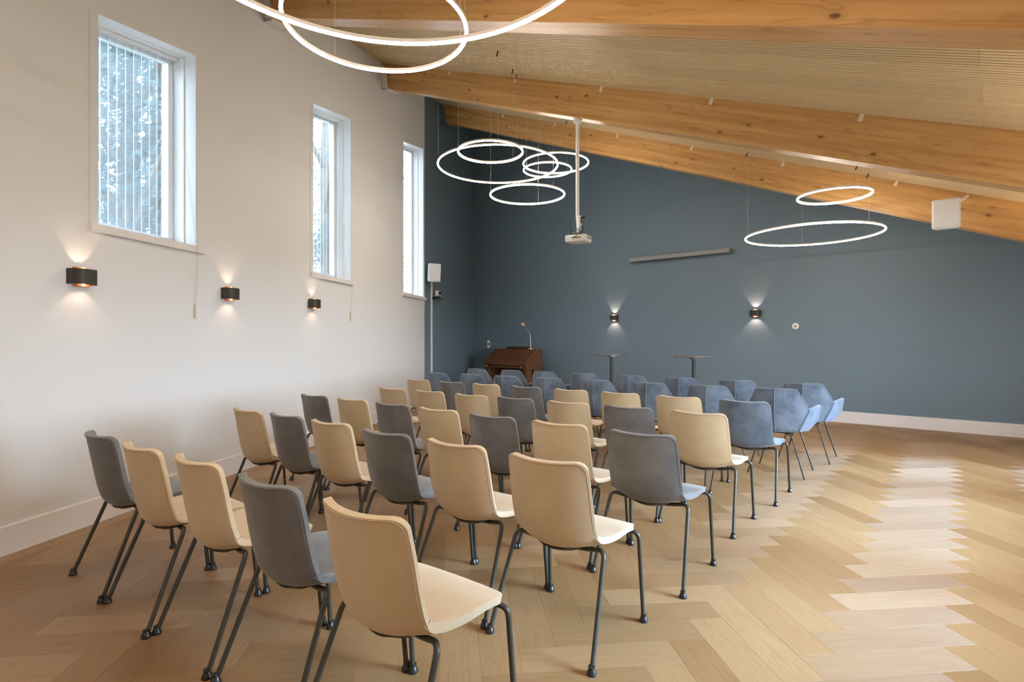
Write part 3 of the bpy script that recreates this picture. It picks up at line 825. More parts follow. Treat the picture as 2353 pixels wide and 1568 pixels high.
# ------------------------------------------------------------------ angular tub chairs
def panel_solid(name, polys, mat, thick, bev=0.012, sub=1, smooth=True):
    """polys: list of polygons sharing points, outer skin; thickened inwards and softened"""
    bm = bmesh.new(); key = {}
    def V(p):
        k = tuple(round(c, 4) for c in p)
        if k not in key: key[k] = bm.verts.new(p)
        return key[k]
    for po in polys: bm.faces.new([V(p) for p in po])
    bmesh.ops.recalc_face_normals(bm, faces=bm.faces)
    c = sum((v.co for v in bm.verts), Vector())/len(bm.verts)
    me = bpy.data.meshes.new('t'); bm.to_mesh(me); bm.free()
    o = bpy.data.objects.new('t', me); COL.objects.link(o)
    so = o.modifiers.new('s', 'SOLIDIFY'); so.thickness = thick; so.offset = 0.0
    be = o.modifiers.new('b', 'BEVEL'); be.width = bev; be.segments = 3; be.limit_method = 'ANGLE'; be.angle_limit = radians(40)
    dg = bpy.context.evaluated_depsgraph_get(); full = bpy.data.meshes.new_from_object(o.evaluated_get(dg)); bpy.data.objects.remove(o)
    full.name = name; full.materials.clear(); full.materials.append(mat)
    for p in full.polygons: p.use_smooth = smooth
    try: full.set_sharp_from_angle(angle=radians(32))
    except Exception: pass
    return full
def half_back(sx):
    tc, tk = (0, -.262, .842), (sx*.176, -.205, .838); mid = (sx*.266, -.128, .655); bk = (sx*.165, -.150, .432); bc = (0, -.228, .425); ce = (0, -.280, .64)
    m2 = Vector((sx*.130, -.222, .65)); ol = fillet([tc, tk, mid, bk], 0.032, 3) + [Vector(bc)]
    ol = [ol[0]] + [p for a, p in zip(ol, ol[1:]) if (p - a).length > 1e-5]
    return [[p, q, m2] for p, q in zip(ol, ol[1:])] + [[Vector(bc), Vector(ce), m2], [Vector(ce), Vector(tc), m2]]
tub_back = panel_solid('backrest', half_back(-1) + half_back(1), M['blue'], 0.042, 0.012)
def arm(sx):
    a = (sx*.268, -.118, .650); b = (sx*.174, -.136, .432); c = (sx*.225, .060, .425); d = (sx*.296, .195, .515); e = (sx*.318, .215, .668); f = (sx*.262, .02, .53)
    return [[a, b, f], [b, c, f], [c, d, f], [d, e, f], [e, a, f]]
tub_arm = {s: panel_solid('armrest', arm(s), M['blue_arm'], 0.034, 0.010) for s in (-1, 1)}
mb = MB(); mb.box((0, .06, .445), (.32, .40, .075), bevel=0.026, seg=3); tub_seat = mb.mesh('seat', M['blue'], smooth=True)
mb = MB(); mb.tube([(0, -.249, .425), (0, -.301, .64), (0, -.284, .845)], 0.0030, seg=6); tub_seam = mb.mesh('seam', M['blue_pipe'], smooth=True)
lit_rim_path = [(-.168, -.171, .426), (-.274, -.147, .655), (-.180, -.226, .846), (0, -.284, .850), (.180, -.226, .846), (.274, -.147, .655), (.168, -.171, .426)]
mb = MB(); mb.tube(fillet(lit_rim_path, 0.034, 4), 0.0036, seg=6); tub_lit_rim = mb.mesh('lit_rim', M['blue_pipe'], smooth=True)  # lighter tube paints the light caught along the back's edge
def tub_leg(sx, sy):
    mb = MB(); mb.tube([(sx*.03, sy*.04, .400), (sx*.135, sy*.215, .398), (sx*.252, sy*.246, 0.0)], 0.0072, seg=8); return mb.mesh('leg', M['thin_metal'], smooth=True)
TLEG = {(a, b): tub_leg(a, b) for a in (-1, 1) for b in (-1, 1)}
mb = MB(); mb.box((0, 0, .403), (.24, .20, .012), bevel=0.003, seg=1); tub_plate = mb.mesh('seat_plate', M['thin_metal'])
def tub_chair():
    root = thing('tub_chair', '', 'chair')
    b = link('backrest', tub_back, root); link('seam', tub_seam, b); link('lit_rim', tub_lit_rim, b)
    for s in (-1, 1): link('armrest', tub_arm[s], root)
    link('seat', tub_seat, root); link('seat_plate', tub_plate, root)
    for k in TLEG: link('leg', TLEG[k], root)
    return root
TCORNER = (-0.178, -0.22, 0.846)
TROWS = [
 ('nearer tub chair row', [(982, 855), (1059, 860), (1137, 862), (1231, 866), (1340, 871), (1457, 878), (1589, 884), (1737, 890)]),
 ('farther tub chair row', [(1076, 847), (1153, 850), (1227, 854), (1316, 857), (1421, 861), (1532, 866), (1657, 872), (1805, 880)]),
]
tproto = None
for ri, (rname, pix) in enumerate(TROWS):
    pts = [chair_spot(u, v, TCORNER) for u, v in pix]; n = len(pts)
    c, d = fit_line(pts)
    if d.x < 0: d = -d
    qs = [(p-c).dot(d) for p in pts]; m = (n-1)/2
    # keep each chair on its own sight line, on the fitted row line
    np_ = []
    for (u, v), p in zip(pix, pts):
        r = (u - CX)/FPX; off = -Rv*TCORNER[0] - Fv*TCORNER[1]; q0 = c - off
        t = (r*q0.y - q0.x)/(d.x - r*d.y); np_.append(q0 + d*t + off)
    for i, p in enumerate(np_):
        if tproto is None: o = tproto = tub_chair()
        else: o = copy_tree(tproto)
        o.location = (p.x, p.y, 0); o.rotation_euler = (0, 0, -FACE + radians(rng.uniform(-1.0, 1.0)))
        where = 'rightmost' if i == n-1 else ('leftmost' if i == 0 else ORD[i] + ' from the left')
        tag(o, 'blue velvet tub armchair, %s in the %s' % (where, rname), 'chair', 'blue velvet tub chairs at the front')

# ------------------------------------------------------------------ pendant rings
def ring(label, x, y, z, r, angles, group, tube=0.0098):
    root = thing('ring_pendant_light', label, 'lamp', (x, y, z), 0, group)
    seg = 96; mb = MB(); pr = []
    for k in range(7): a = pi + pi*k/6; pr.append((cos(a)*tube, sin(a)*tube*1.1))
    rows = [[mb.bm.verts.new(((r + dx)*cos(2*pi*i/seg), (r + dx)*sin(2*pi*i/seg), dz)) for dx, dz in pr] for i in range(seg)]
    for i in range(seg):
        A, B = rows[i], rows[(i+1) % seg]
        for k in range(6): mb.bm.faces.new((A[k], A[k+1], B[k+1], B[k]))
    mb.build('diffuser', M['led'], root, smooth=True)
    mb = MB(); pr = [(-tube, 0.0), (-tube, 0.016), (tube, 0.016), (tube, 0.0)]
    rows = [[mb.bm.verts.new(((r + dx)*cos(2*pi*i/seg), (r + dx)*sin(2*pi*i/seg), dz)) for dx, dz in pr] for i in range(seg)]
    for i in range(seg):
        A, B = rows[i], rows[(i+1) % seg]
        for k in range(3): mb.bm.faces.new((A[k], A[k+1], B[k+1], B[k]))
    mb.build('housing', M['housing'], root, smooth=False)
    for a in angles:
        a = radians(a); px, py = r*cos(a), r*sin(a); top = ceil_z((x+px, y+py)) - z
        s_ = scoord((x+px, y+py))
        for sb in S_BEAM:
            if sb - 0.005 < s_ < sb + BW + 0.005: top -= (ZC - B_BOT)
        mb = MB(); mb.cyl((px, py, 0.015), (px, py, top), 0.0010, seg=6); cbl = mb.build('suspension_cable', M['cable'], root)
        mb = MB(); mb.cyl((px, py, top + 0.004), Vector((px, py, top + 0.004)) - E_UP*0.055, 0.008, seg=10); mb.build('ceiling_anchor', M['dark_gap'], cbl)
GR1, GR2, GR3 = 'cluster of ring lights overhead at the top of the photo', 'cluster of five ring lights near the projector', 'pair of ring lights at the right'
ring('largest glowing ring light, cut off by the top edge of the photo', -0.4516, 1.73, 2.707, 0.817, (75, 195, 315), GR1)
ring('smaller ring light overhead, overlapped by the large ring at the top left', -0.743, 3.0, 3.04, 0.49, (15, 135, 255), GR1)
ring('upper left small ring light in the cluster left of the projector', -0.245, 6.18, 3.447, 0.366, (285, 45, 180), GR2)
ring('widest ring light in the cluster left of the projector', -0.194, 7.46, 3.70, 0.817, (288, 180, 60), GR2)
ring('ring light behind the white projector pole', 0.659, 8.2, 3.97, 0.488, (0, 120, 240), GR2)
ring('smallest and farthest ring light, inside two others beside the pole', 0.574, 8.8, 4.06, 0.387, (30, 150, 270), GR2)
ring('lowest ring light of the cluster left of the projector', 0.214, 7.6, 3.337, 0.517, (70, 190, 310), GR2)
ring('large lower ring light hanging at the right under the beams', 3.924, 7.12, 2.684, 0.80, (172, 70, 288), GR3)
ring('small upper ring light at the right, tucked beside the far beam', 3.551, 6.0, 2.90, 0.359, (20, 140, 260), GR3)

ring('added unseen ring light behind the camera, outside the frame', -1.5, -0.55, 2.55, 0.80, (60, 180, 300), GR1)  # added lamp, never in view: brightens the chair backs facing the camera

# ------------------------------------------------------------------ wall sconces
def sconce(label, p, nrm, eu, ed, su=72):
    """p on the wall; local +x = along the wall to the right as seen from the room, local +y = out of the wall"""
    rz = atan2(nrm.y, nrm.x) - pi/2
    root = thing('wall_sconce', label, 'lamp', p, rz, 'black up and down wall lights')
    hw, hh, dp, th = 0.085, 0.053, 0.10, 0.004
    prof = [(-hw, 0.0)] + [(-hw*cos(a)**0.55 if cos(a) > 0 else hw*(-cos(a))**0.55, 0.03 + (dp-0.03)*sin(a)) for a in [pi*k/24 for k in range(25)]] + [(hw, 0.0)]
    mb = MB(); A, B = [], []
    for x, y in prof:
        sx = (hw-th)/hw
        A.append((x, y)); B.append((x*sx, max(0.0, y - th) if y > 0 else 0))
    def strip(P, flip, mat, nm, parent):
        m = MB(); lo = [m.bm.verts.new((x, y, -hh)) for x, y in P]; hi = [m.bm.verts.new((x, y, hh)) for x, y in P]
        for i in range(len(P)-1): m.bm.faces.new((lo[i], lo[i+1], hi[i+1], hi[i]))
        return m.build(nm, mat, parent, smooth=True)
    m = MB(); lo = [m.bm.verts.new((x, y, -hh)) for x, y in A]; hi = [m.bm.verts.new((x, y, hh)) for x, y in A]
    li = [m.bm.verts.new((x, y, -hh)) for x, y in B]; hi2 = [m.bm.verts.new((x, y, hh)) for x, y in B]
    for i in range(len(A)-1):
        m.bm.faces.new((lo[i], lo[i+1], hi[i+1], hi[i])); m.bm.faces.new((lo[i], li[i], li[i+1], lo[i+1])); m.bm.faces.new((hi[i], hi[i+1], hi2[i+1], hi2[i]))
    m.build('curved_shade', M['sconce'], root, smooth=True)
    strip(B, True, M['copper'], 'copper_lining', root)
    m = MB(); m.box((0, 0.022, 0), (0.09, 0.044, 0.135), bevel=0.003, seg=1); m.build('lamp_core', M['copper'], root)
    for sg in (1, -1):
        m = MB(); m.box((0, 0.052, sg*0.036), (0.05, 0.02, 0.006)); m.build('led_plate', M['sconce_led'], root)
        ld = bpy.data.lights.new('sconce_spot', 'SPOT'); lo_ = bpy.data.objects.new('sconce_spot', ld); COL.objects.link(lo_)
        ld.energy = (eu if sg > 0 else ed); ld.color = (1.0, 0.68, 0.50); ld.spot_size = radians(su if sg > 0 else 92); ld.spot_blend = 0.22; ld.shadow_soft_size = 0.012
        lo_.parent = root; lo_.location = (0, 0.052, sg*0.046)
        lo_.rotation_euler = (radians(180 if sg > 0 else 0) + (radians(20) if sg > 0 else radians(-20)), 0, 0)
    return root
for u, v, lab in ((180, 637, 'black wall light at the far left, below the nearest window'), (522, 675, 'black wall light on the white wall between the first two windows'), (716, 697, 'black wall light on the white wall under the middle window')):
    p = on_left(u, v); p.z = 1.758 if u > 200 else 1.752
    sconce(lab, p, WN, 1.5, 1.2)
for u, v, lab in ((1413, 731, 'black wall light on the blue wall above the left bistro table'), (1737, 720, 'black wall light on the blue wall beside the round white disc')):
    p = on_back(u, v); sconce(lab, p, BN, 8.0, 7.0)
for s_ in (4.35, 7.2):
    p = rp_(s_ if s_ != 4.35 else 4.08) + DB*0.0; p.z = 1.76
    sconce('black wall light on the right wall, %s the frame' % ('nearer, just outside' if s_ < 5 else 'farther, just outside'), p, DB, 50.0, 3.0, 155)

# ------------------------------------------------------------------ vertical blinds and cords
VANE_X = []
for u in (231, 250, 270, 290, 309, 327, 345, 362, 377):
    P = WIN[0][0] - WN*0.195; rr = (u - CX)/FPX
    VANE_X.append((rr*P.y - P.x)/(WD.x - rr*WD.y)/(WIN[0][1]-WIN[0][0]).length)
for i, (a, b, zb, zta, ztb) in enumerate(WIN):
    names = ('nearest', 'middle', 'farthest')
    root = thing('vertical_blind', 'white vertical blind open in the %s window of the white wall' % names[i], 'blind', (a.x, a.y, zb), rz_of(WD), 'vertical blinds in the three windows')
    Lw = (b-a).length; sl = (ztb-zta)/Lw; y0 = 0.195          # local +y = out of the room (left of WD)
    h0, h1 = zta - zb, ztb - zb
    mb = MB(); mb.prism([Vector((0.02, y0-0.02, h0 + sl*0.02 - 0.045)), Vector((Lw-0.02, y0-0.02, h1 - sl*0.02 - 0.045)), Vector((Lw-0.02, y0-0.02, h1 - sl*0.02 - 0.018)), Vector((0.02, y0-0.02, h0 + sl*0.02 - 0.018))], (0, 0.04, 0))
    mb.build('headrail', M['white_frame'], root)
    for k in range(9):                                        # vane positions across the opening, measured in the nearest window
        x = VANE_X[k]*Lw; ht = h0 + sl*x - 0.05
        wa = atan2(WD.x, WD.y)
        base_az = (radians(-34.2), radians(-18.5), radians(-10.5))[i]
        rel = wa - base_az                                      # angle of the vane from the wall direction
        dx, dy = cos(rel)*0.0425, sin(rel)*0.0425
        pts = []
        for q in range(5):
            t = -1 + q*0.5; cv = 0.004*(1 - t*t); pts.append((x + dx*t - sin(rel)*cv, y0 + 0.005 + dy*t + cos(rel)*cv))
        m = MB(); lo = [m.bm.verts.new((px, py, 0.03)) for px, py in pts]; hi = [m.bm.verts.new((px, py, ht)) for px, py in pts]
        for q in range(4): m.bm.faces.new((lo[q], lo[q+1], hi[q+1], hi[q]))
        bmesh.ops.solidify(m.bm, geom=m.bm.faces[:], thickness=0.0012)
        m.build('vane', M['vane'], root)
    mb = MB(); xc = Lw - 0.022
    zend = -(0.62, 0.55, 0.50)[i]
    path = [(xc - 0.03, y0 - 0.02, h1 - 0.06), (xc - 0.004, -0.034, 0.02), (xc - 0.002, -0.042, -0.06), (xc, -0.018, zend + 0.10)]
    mb.tube(path, 0.0016, seg=5); mb.tube([(p[0] - 0.018, p[1], p[2]) for p in path[:3]] + [(xc - 0.006, -0.018, zend + 0.10)], 0.0016, seg=5)
    cd_ = mb.build('pull_cord', M['cable'], root)
    mb = MB(); mb.box((xc - 0.003, -0.018, zend + 0.04), (0.020, 0.016, 0.125), bevel=0.004, seg=1); mb.build('cord_weight', M['clip'], cd_)

# ------------------------------------------------------------------ speakers
def speaker(label, p, facing, tilt, arm_to, sz=(0.240, 0.17, 0.305), world_arm=None):
    rz = atan2(facing.y, facing.x) - pi/2                    # local +y = facing
    root = thing('wall_speaker', label, 'speaker', p, rz, 'white wall speakers'); w_, d_, h_ = sz
    R = Matrix.Rotation(tilt, 4, 'X')
    mb = MB()
    P = [(-w_/2, 0, -h_/2), (w_/2, 0, -h_/2), (w_/2, 0, h_/2), (-w_/2, 0, h_/2)]; Q = [(-w_/2*0.72, -d_, -h_/2*0.9), (w_/2*0.72, -d_, -h_/2*0.9), (w_/2*0.72, -d_, h_/2*0.9), (-w_/2*0.72, -d_, h_/2*0.9)]
    A = [mb.bm.verts.new(q) for q in P]; B = [mb.bm.verts.new(q) for q in Q]
    mb.bm.faces.new(A); mb.bm.faces.new(list(reversed(B)))
    for i in range(4): mb.bm.faces.new((A[i], B[i], B[(i+1) % 4], A[(i+1) % 4]))
    bmesh.ops.bevel(mb.bm, geom=mb.bm.edges[:], offset=0.010, segments=2, affect='EDGES')
    o = mb.build('cabinet', M['white_plastic'], root); o.matrix_local = R
    mb = MB(); mb.box((0, 0.003, 0), (w_-0.03, 0.008, h_-0.03), bevel=0.003, seg=1); g = mb.build('grille', M['grey_grille'], root); g.matrix_local = R
    mb = MB()
    for k in range(3): mb.box((-0.012 + 0.012*k, 0.008, -h_/2 + 0.055), (0.008, 0.003, 0.014))
    o = mb.build('badge', M['white_trim'], root); o.matrix_local = R
    Mi = (Matrix.Translation(p) @ Matrix.Rotation(rz, 4, 'Z')).inverted()
    a = Mi @ Vector(arm_to); mb = MB(); st_ = Vector((0, -d_ + 0.005, 0.06))
    mb.tube([st_, a], 0.014, seg=10); 
    mb.sphere(st_, 0.022)
    mb.build('wall_bracket', M['white_plastic'], root, smooth=True)
    return root
r_ = (2224 - CX)/FPX; Yb = S_BEAM[3]/(NB.x*r_ + NB.y); arm_pt = Vector((r_*Yb, Yb, H + (HZ - 450)*Yb/FPX))
face = Vector((sin(radians(-143.5)), cos(radians(-143.5)), 0))
Ysp = 5.62; sp = Vector(((2174 - CX)/FPX*Ysp, Ysp, H + (HZ - 491)*Ysp/FPX))
speaker('white wall speaker hanging from the far beam at the right', sp, face, 0.0, arm_pt + NB*0.0)
pl = on_left(998)
def on_blue(u, v=None, off=0.0):
    P = white_end + sideN*off; D = (corner_back - white_end).normalized(); r = (u - CX)/FPX
    t = (r*P.y - P.x)/(D.x - r*D.y); q = P + D*t; q.z = 0 if v is None else H + (HZ - v)*q.y/FPX; return q
pb = on_blue(999, 627, 0.21)
speaker('white wall speaker on the blue wall above the white conduit', pb, (sideN*0.72 - (corner_back-white_end).normalized()*0.75).normalized(), radians(-6), on_blue(994, 625, 0.0), sz=(0.265, 0.15, 0.36))

# white conduit under the left speaker, camera shelf
c0 = on_blue(990.5); c1 = on_blue(990.5, 640)
t = thing('cable_conduit', 'white cable conduit running down the blue wall to the floor', 'conduit', (c0.x, c0.y, 0), rz_of(sideN) - pi/2)
mb = MB(); mb.box((0, 0.013, (c1.z+BH)/2), (0.055, 0.026, c1.z - BH - 0.002), bevel=0.004, seg=1); mb.build('conduit_cover', M['white_trim'], t)
cs = on_blue(995, 686)
t = thing('camera_shelf', 'small black shelf on the blue wall beside the conduit', 'shelf', (cs.x, cs.y, cs.z), rz_of(sideN) - pi/2)
mb = MB(); mb.box((0, 0.085, 0), (0.28, 0.12, 0.02), bevel=0.004, seg=1); mb.build('shelf_board', M['black_plastic'], t)
mb = MB(); mb.box((-0.0, 0.012, -0.0), (0.10, 0.024, 0.05), bevel=0.003, seg=1); mb.build('wall_plate', M['black_plastic'], t)
mb = MB(); mb.tube([(-0.135, 0.09, 0.01), (-0.145, 0.09, 0.04), (-0.13, 0.09, 0.075), (-0.105, 0.09, 0.06), (-0.11, 0.09, 0.02)], 0.006, seg=6); mb.build('cable_loop', M['black_plastic'], t, smooth=True)
def ptz(label, loc, rz, sc=1.0, body='white_plastic', inverted=False, group=None):
    t = thing('video_camera', label, 'camera', loc, rz, group); k = -1 if inverted else 1
    mb = MB(); mb.cyl((0, 0, 0), (0, 0, k*0.035*sc), 0.055*sc, 0.05*sc, seg=20); mb.build('base', M['black_plastic'], t, smooth=True)
    mb = MB()
    for s in (-1, 1): mb.box((s*0.052*sc, 0, k*0.085*sc), (0.02*sc, 0.07*sc, 0.11*sc), bevel=0.008*sc)
    mb.build('yoke', M[body], t, smooth=True)
    mb = MB(); mb.box((0, 0, k*0.095*sc), (0.08*sc, 0.09*sc, 0.09*sc), bevel=0.018*sc, seg=3); hd = mb.build('head', M[body], t, smooth=True)
    mb = MB(); mb.cyl((0, 0.04*sc, k*0.095*sc), (0, 0.062*sc, k*0.095*sc), 0.034*sc, seg=18); mb.build('lens', M['black_plastic'], hd, smooth=True)
    return t
q = cs + sideN*0.085 + (corner_back-white_end).normalized()*0.055
ptz('small white video camera sitting on the black wall shelf', (q.x, q.y, cs.z + 0.010), rz_of(Vector((0.85, -0.5, 0))) - pi/2, 1.05)

# ------------------------------------------------------------------ projector on its ceiling pole
r_ = (1329 - CX)/FPX; Yp = (S_BEAM[2] + 0.09)/(NB.x*r_ + NB.y); px = r_*Yp
zt = B_BOT + SL*tcoord((px, Yp)); zp = H + (HZ - 549)*Yp/FPX; zpole = H + (HZ - 525)*Yp/FPX
t = thing('projector', 'white projector hanging on a long white pole from the middle beam', 'projector', (px, Yp, zp), radians(-28))
mb = MB(); mb.cyl((-0.01, 0, H + (HZ-500)*Yp/FPX - zp), (-0.01, 0, zt - zp + 0.01), 0.021, seg=18); mb.build('pole', M['white_plastic'], t, smooth=True)
mb = MB(); mb.cyl((-0.01, 0, zt - zp - 0.03), (-0.01, 0, zt - zp + 0.012), 0.05, seg=20); mb.build('ceiling_plate', M['white_plastic'], t, smooth=True)
mb = MB(); mb.cyl((0, 0, 0.07), (-0.01, 0, H + (HZ-500)*Yp/FPX - zp + 0.01), 0.014, 0.0205, seg=14); mb.build('lower_pole', M['white_plastic'], t, smooth=True)
mb = MB(); mb.box((0, 0, -0.005), (0.255, 0.20, 0.078), bevel=0.012, seg=3); bd = mb.build('body', M['projector'], t, smooth=True)
mb = MB(); mb.cyl((0.06, 0.095, 0.0), (0.06, 0.118, 0.0), 0.026, seg=18); mb.build('lens', M['black_plastic'], bd, smooth=True)
mb = MB()
for k in range(5): mb.box((-0.03 + 0.022*k, -0.1005, -0.004 + 0.004*(k % 2)), (0.014, 0.004, 0.014))
mb.build('socket', M['black_plastic'], bd)
mb = MB()
for k in range(6): mb.box((0.1285, -0.06 + 0.024*k, -0.002), (0.003, 0.012, 0.03))
mb.build('vent', M['grey_vent'], bd)
mb = MB(); mb.box((-0.02, 0, 0.046), (0.18, 0.07, 0.010), bevel=0.002, seg=1)
for s in (-1, 1): mb.tube([(-0.02 + s*0.08, 0.02*s, 0.036), (-0.01, 0, 0.085)], 0.007, seg=8)
mb.build('mount_plate', M['black_metal'], t)
mb = MB(); mb.tube(fillet([(-0.02, 0, 0.055), (-0.085, -0.02, 0.060), (-0.095, -0.02, 0.20)], 0.012), 0.0038, seg=6); mb.build('antenna', M['black_plastic'], t, smooth=True)
mb = MB(); mb.tube(fillet([(0.0, -0.03, 0.06), (0.06, -0.05, 0.14), (0.08, -0.04, 0.09), (0.02, -0.105, 0.02), (-0.03, -0.106, 0.0)], 0.02), 0.004, seg=6)
mb.tube(fillet([(0.01, -0.02, 0.16), (0.075, -0.03, 0.13), (0.05, -0.03, 0.05), (0.0, -0.02, 0.055)], 0.02), 0.0035, seg=6); mb.build('cable', M['black_plastic'], t, smooth=True)
mb = MB(); mb.cyl((0.022, -0.02, 0.13), (0.022, -0.02, 0.245), 0.026, 0.022, seg=18); mb.sphere((0.022, -0.02, 0.245), 0.022)
mb.sphere((0.018, -0.02, 0.125), 0.03, seg=16)
aux = mb.build('camera_arm', M['white_plastic'], t, smooth=True)
mb = MB(); mb.box((0.065, -0.025, 0.238), (0.055, 0.028, 0.028), bevel=0.008); mb.box((0.05, -0.03, 0.195), (0.012, 0.014, 0.05), bevel=0.003, seg=1); mb.build('camera_lens', M['black_plastic'], aux, smooth=True)

# ------------------------------------------------------------------ projection screen case on the blue wall
o_ = 0.10
e0 = on_back(1447, 603, o_); e1 = on_back(1676, 578, o_); zc_ = (e0.z + e1.z)/2
t = thing('projection_screen', 'grey rolled up projection screen case high on the blue wall', 'screen', ((e0.x+e1.x)/2, (e0.y+e1.y)/2, zc_ + 0.03), rz_of(BD))
ln = (e1-e0).length
mb = MB(); mb.box((0, 0, 0), (ln, 0.085, 0.085), bevel=0.01, seg=2); cs_ = mb.build('case', M['grey_case'], t)
mb = MB()
for s in (-1, 1): mb.box((s*(ln/2 + 0.002), 0, 0), (0.012, 0.092, 0.092), bevel=0.006, seg=1)
mb.build('end_cap', M['grey_case'], t)
mb = MB(); mb.box((0, -0.01, -0.045), (ln-0.06, 0.02, 0.012), bevel=0.003, seg=1); mb.build('bottom_bar', M['black_metal'], t)
mb = MB()
for s in (-1, 1): mb.box((s*ln*0.38, 0.07, 0.0), (0.04, 0.062, 0.06), bevel=0.003, seg=1)
mb.build('wall_bracket', M['grey_case'], t)

# ------------------------------------------------------------------ round white disc and wall socket
p = on_back(1828, 750)
t = thing('wall_disc', 'small round white device on the blue wall, right of the sconces', 'thermostat', p, rz_of(BN) - pi/2)
mb = MB(); R = Matrix.Rotation(-pi/2, 4, 'X')
mb.lathe([(0, 0), (.052, 0), (.054, .006), (.050, .014), (.040, .018), (0, .018)], seg=28); bmesh.ops.transform(mb.bm, matrix=R, verts=mb.bm.verts); mb.build('cover', M['white_plastic'], t, smooth=True)
mb = MB(); mb.lathe([(0, .018), (.020, .018), (.018, .023), (0, .024)], seg=20); bmesh.ops.transform(mb.bm, matrix=R, verts=mb.bm.verts); mb.build('centre_cap', M['grey_vent'], t, smooth=True)
p = on_back(1123, 791)
t = thing('wall_socket', 'white double wall socket on the blue wall above the organ', 'socket', p, rz_of(BN) - pi/2)
mb = MB(); mb.box((0, 0.006, 0), (0.085, 0.012, 0.19), bevel=0.004, seg=2); f = mb.build('face_plate', M['white_plastic'], t)
mb = MB(); R = Matrix.Rotation(-pi/2, 4, 'X'); mb.lathe([(0, .0122), (.026, .0122), (.026, .0135), (0, .0135)], (0, 0, 0), 18); bmesh.ops.transform(mb.bm, matrix=R, verts=mb.bm.verts); mb.build('outlet', M['black_plastic'], t)

# ------------------------------------------------------------------ bistro tables
def bistro(label, u, v):
    zt_ = 1.05; Y = (H - zt_)*FPX/(v - HZ); x = (u - CX)*Y/FPX
    t = thing('bistro_table', label, 'table', (x, Y, 0), radians(20), 'round standing tables by the blue wall')
    mb = MB(); mb.lathe([(0, zt_-0.022), (.30, zt_-0.022), (.312, zt_-0.014), (.312, zt_-0.006), (.306, zt_), (0, zt_)], seg=40); mb.build('tabletop', M['table_top'], t, smooth=True)
    mb = MB(); mb.cyl((0, 0, 0.03), (0, 0, zt_-0.05), 0.028, seg=18); mb.build('column', M['black_metal'], t, smooth=True)
    mb = MB(); mb.lathe([(0, 0), (.22, 0), (.22, .008), (.05, .022), (.03, .05), (0, .05)], seg=32); mb.build('base_plate', M['black_metal'], t, smooth=True)
    mb = MB(); mb.box((0, 0, zt_-0.036), (0.10, 0.10, 0.028), bevel=0.004, seg=1); mb.box((0.055, -0.02, zt_-0.034), (0.06, 0.03, 0.022), bevel=0.003, seg=1); mb.build('tilt_bracket', M['chrome'], t)
bistro('round standing table left of its twin, under the left blue-wall sconce', 1405, 813.5)
bistro('round standing table right of its twin, between the two sconces', 1594, 818)

# ------------------------------------------------------------------ organ in the corner with its lamp
oc = on_back(1190, None, 0.52); fo = Vector((sin(radians(-134)), cos(radians(-134)), 0))        # front faces the seats
t = thing('organ', 'brown wooden organ with closed sloping lid in the far corner', 'organ', (oc.x - 0.13, oc.y + 0.02, 0), rz_of(fo) - pi/2)
W_, D_ = 1.34, 0.56                              # local +y = front
HT = 1.10
def side(x0, x1):
    mb = MB(); P = [(-D_/2, 0.0), (-D_/2, HT), (-D_/2+0.20, HT), (D_/2-0.02, HT-0.27), (D_/2-0.02, HT-0.38), (D_/2-0.14, HT-0.42), (-0.02, HT-0.44), (-0.02, 0.0)]
    mb.prism([Vector((x0, y, z)) for y, z in P], (x1-x0, 0, 0)); return mb
side(-W_/2, -W_/2+0.03).build('side_panel', M['organ'], t); side(W_/2-0.03, W_/2).build('side_panel', M['organ'], t)
mb = MB(); mb.prism([Vector((-W_/2+0.03, y, z)) for y, z in [(-D_/2, HT-0.02), (-D_/2, HT), (-D_/2+0.20, HT), (D_/2-0.025, HT-0.268), (D_/2-0.025, HT-0.36), (D_/2-0.045, HT-0.36), (D_/2-0.045, HT-0.275), (-D_/2+0.19, HT-0.02)]], (W_-0.06, 0, 0)); mb.build('sloping_lid', M['organ'], t)
mb = MB(); mb.box((0, 0.02, HT-0.40), (W_-0.06, D_-0.12, 0.03)); mb.build('key_bed', M['organ'], t)
mb = MB(); mb.box((0, -D_/2+0.03, 0.36), (W_-0.06, 0.03, 0.72)); mb.build('back_panel', M['organ_dark'], t)
mb = MB(); mb.box((0, -0.10, 0.30), (W_-0.06, 0.02, 0.44)); mb.build('knee_panel', M['organ_dark'], t)
for s in (-1, 1):
    mb = MB(); mb.box((s*(W_/2-0.06), 0.12, 0.34), (0.10, 0.16, 0.68), bevel=0.006, seg=1); mb.build('leg', M['organ'], t)
mb = MB(); mb.box((-0.06, -D_/2+0.10, HT+0.028), (0.80, 0.03, 0.055), bevel=0.006, seg=1); mb.build('music_ledge', M['organ_dark'], t)
for s in (-1, 1):
    mb = MB(); mb.cyl((s*(W_/2-0.10), D_/2-0.02, HT-0.385), (s*(W_/2-0.10), D_/2+0.006, HT-0.385), 0.016, seg=12); mb.build('knob', M['brass'], t)
Mo = Matrix.Translation(t.location) @ Matrix.Rotation(t.rotation_euler.z, 4, 'Z')
lb = Mo @ Vector((-W_/2 + 0.24, -D_/2+0.12, HT))
t = thing('gooseneck_lamp', 'slim gooseneck lamp with small peach head standing on the organ', 'lamp', lb, rz_of(fo) - pi/2)
mb = MB(); mb.lathe([(0, 0), (.055, 0), (.055, .012), (.02, .026), (.012, .03), (0, .03)], seg=24); mb.build('base', M['brass'], t, smooth=True)
mb = MB(); mb.cyl((0, 0, .028), (0.02, 0.0, .34), 0.011, 0.009, seg=12); mb.build('stem', M['chrome'], t, smooth=True)
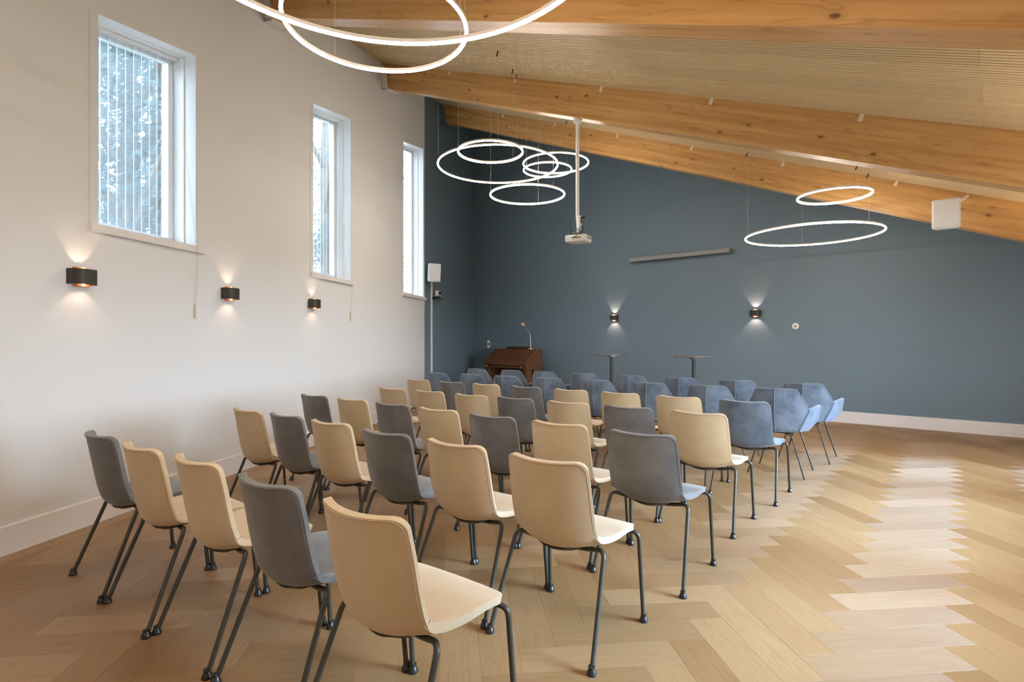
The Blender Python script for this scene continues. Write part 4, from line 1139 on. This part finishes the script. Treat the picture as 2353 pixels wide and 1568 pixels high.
mb = MB(); mb.tube([(0.02, 0, .34), (0.035, 0.01, .38), (0.08, 0.02, .44), (0.13, 0.03, .50), (0.165, 0.035, .53)], 0.006, seg=8); mb.build('neck', M['chrome'], t, smooth=True)
mb = MB(); mb.cyl((0.155, 0.035, .525), (0.215, 0.045, .565), 0.020, 0.040, seg=18); mb.sphere((0.205, 0.043, .558), 0.036); mb.build('shade', M['lamp_head'], t, smooth=True)

# ------------------------------------------------------------------ outdoors: lawn and trees beyond the windows
mb = MB(); mb.box((0, 5, -0.35), (90, 90, 0.1)); structure(mb.build('ground', M['lawn']))
def tree(label, base, h, rad, n, seed, gap):
    rg = random.Random(seed); t = thing('leafy_tree', label, 'tree', base, 0, 'trees outside the white wall')
    mb = MB(); mb.tube([(0, 0, 0), (0.1, 0.05, h*0.3), (0.0, 0.1, h*0.6), (0.1, 0, h*0.9)], [0.22, 0.17, 0.11, 0.04], seg=10)
    for k in range(9):
        a = rg.uniform(0, 2*pi); z0 = h*rg.uniform(0.2, 0.7); mb.tube([(0.03, 0.05, z0), (cos(a)*rad*0.5, sin(a)*rad*0.5, z0 + h*0.12), (cos(a)*rad*0.9, sin(a)*rad*0.9, z0 + h*0.2)], [0.07, 0.045, 0.015], seg=6)
    mb.build('trunk', M['bark'], t, smooth=True)
    vs, fs = [], []
    cl = [(rg.uniform(-1, 1), rg.uniform(-1, 1), rg.uniform(0.12, 1.0), rg.uniform(0.35, 0.9)) for _ in range(46)]
    for _ in range(n):
        cx_, cy_, cz_, cr = rg.choice(cl); rr = rad*(1.05 - 0.45*abs(cz_-0.5))
        p = Vector((cx_*rr*0.75 + rg.gauss(0, cr*gap), cy_*rr*0.75 + rg.gauss(0, cr*gap), cz_*h + rg.gauss(0, cr*gap)))
        if p.z < 0.4 or (p + Vector(base) - Vector((WA, 0, 0))).dot(WN) > -0.75: continue
        s = rg.uniform(0.024, 0.05); u = Vector((rg.gauss(0, 1), rg.gauss(0, 1), rg.gauss(0, 1))).normalized(); q = u.orthogonal().normalized(); w2 = u.cross(q)
        i = len(vs); vs += [p - q*s, p + w2*s*0.55, p + q*s, p - w2*s*0.55]; fs.append((i, i+1, i+2, i+3))
    me = bpy.data.meshes.new('foliage'); me.from_pydata(vs, [], fs); me.materials.append(M['leaf']); o = link('foliage', me, t); o['kind'] = 'stuff'
for i, (u, dist, h, rad, n, gp, lab) in enumerate(((283, 2.6, 6.0, 1.0, 40000, 0.5, 'dense green tree close behind the nearest window'), (352, 8.0, 9.5, 1.9, 26000, 0.42, 'loose leafy tree with bright gaps, at the right of the nearest window'), (742, 6.0, 9.0, 2.0, 24000, 0.5, 'leafy tree seen through the middle window'))):
    p = on_left(u); d_ = Vector((p.x, p.y, 0)).normalized(); b_ = p + d_*dist; tree(lab, (b_.x, b_.y, -0.3), h, rad, n, 11+i, gp)
bpy.context.view_layer.update()
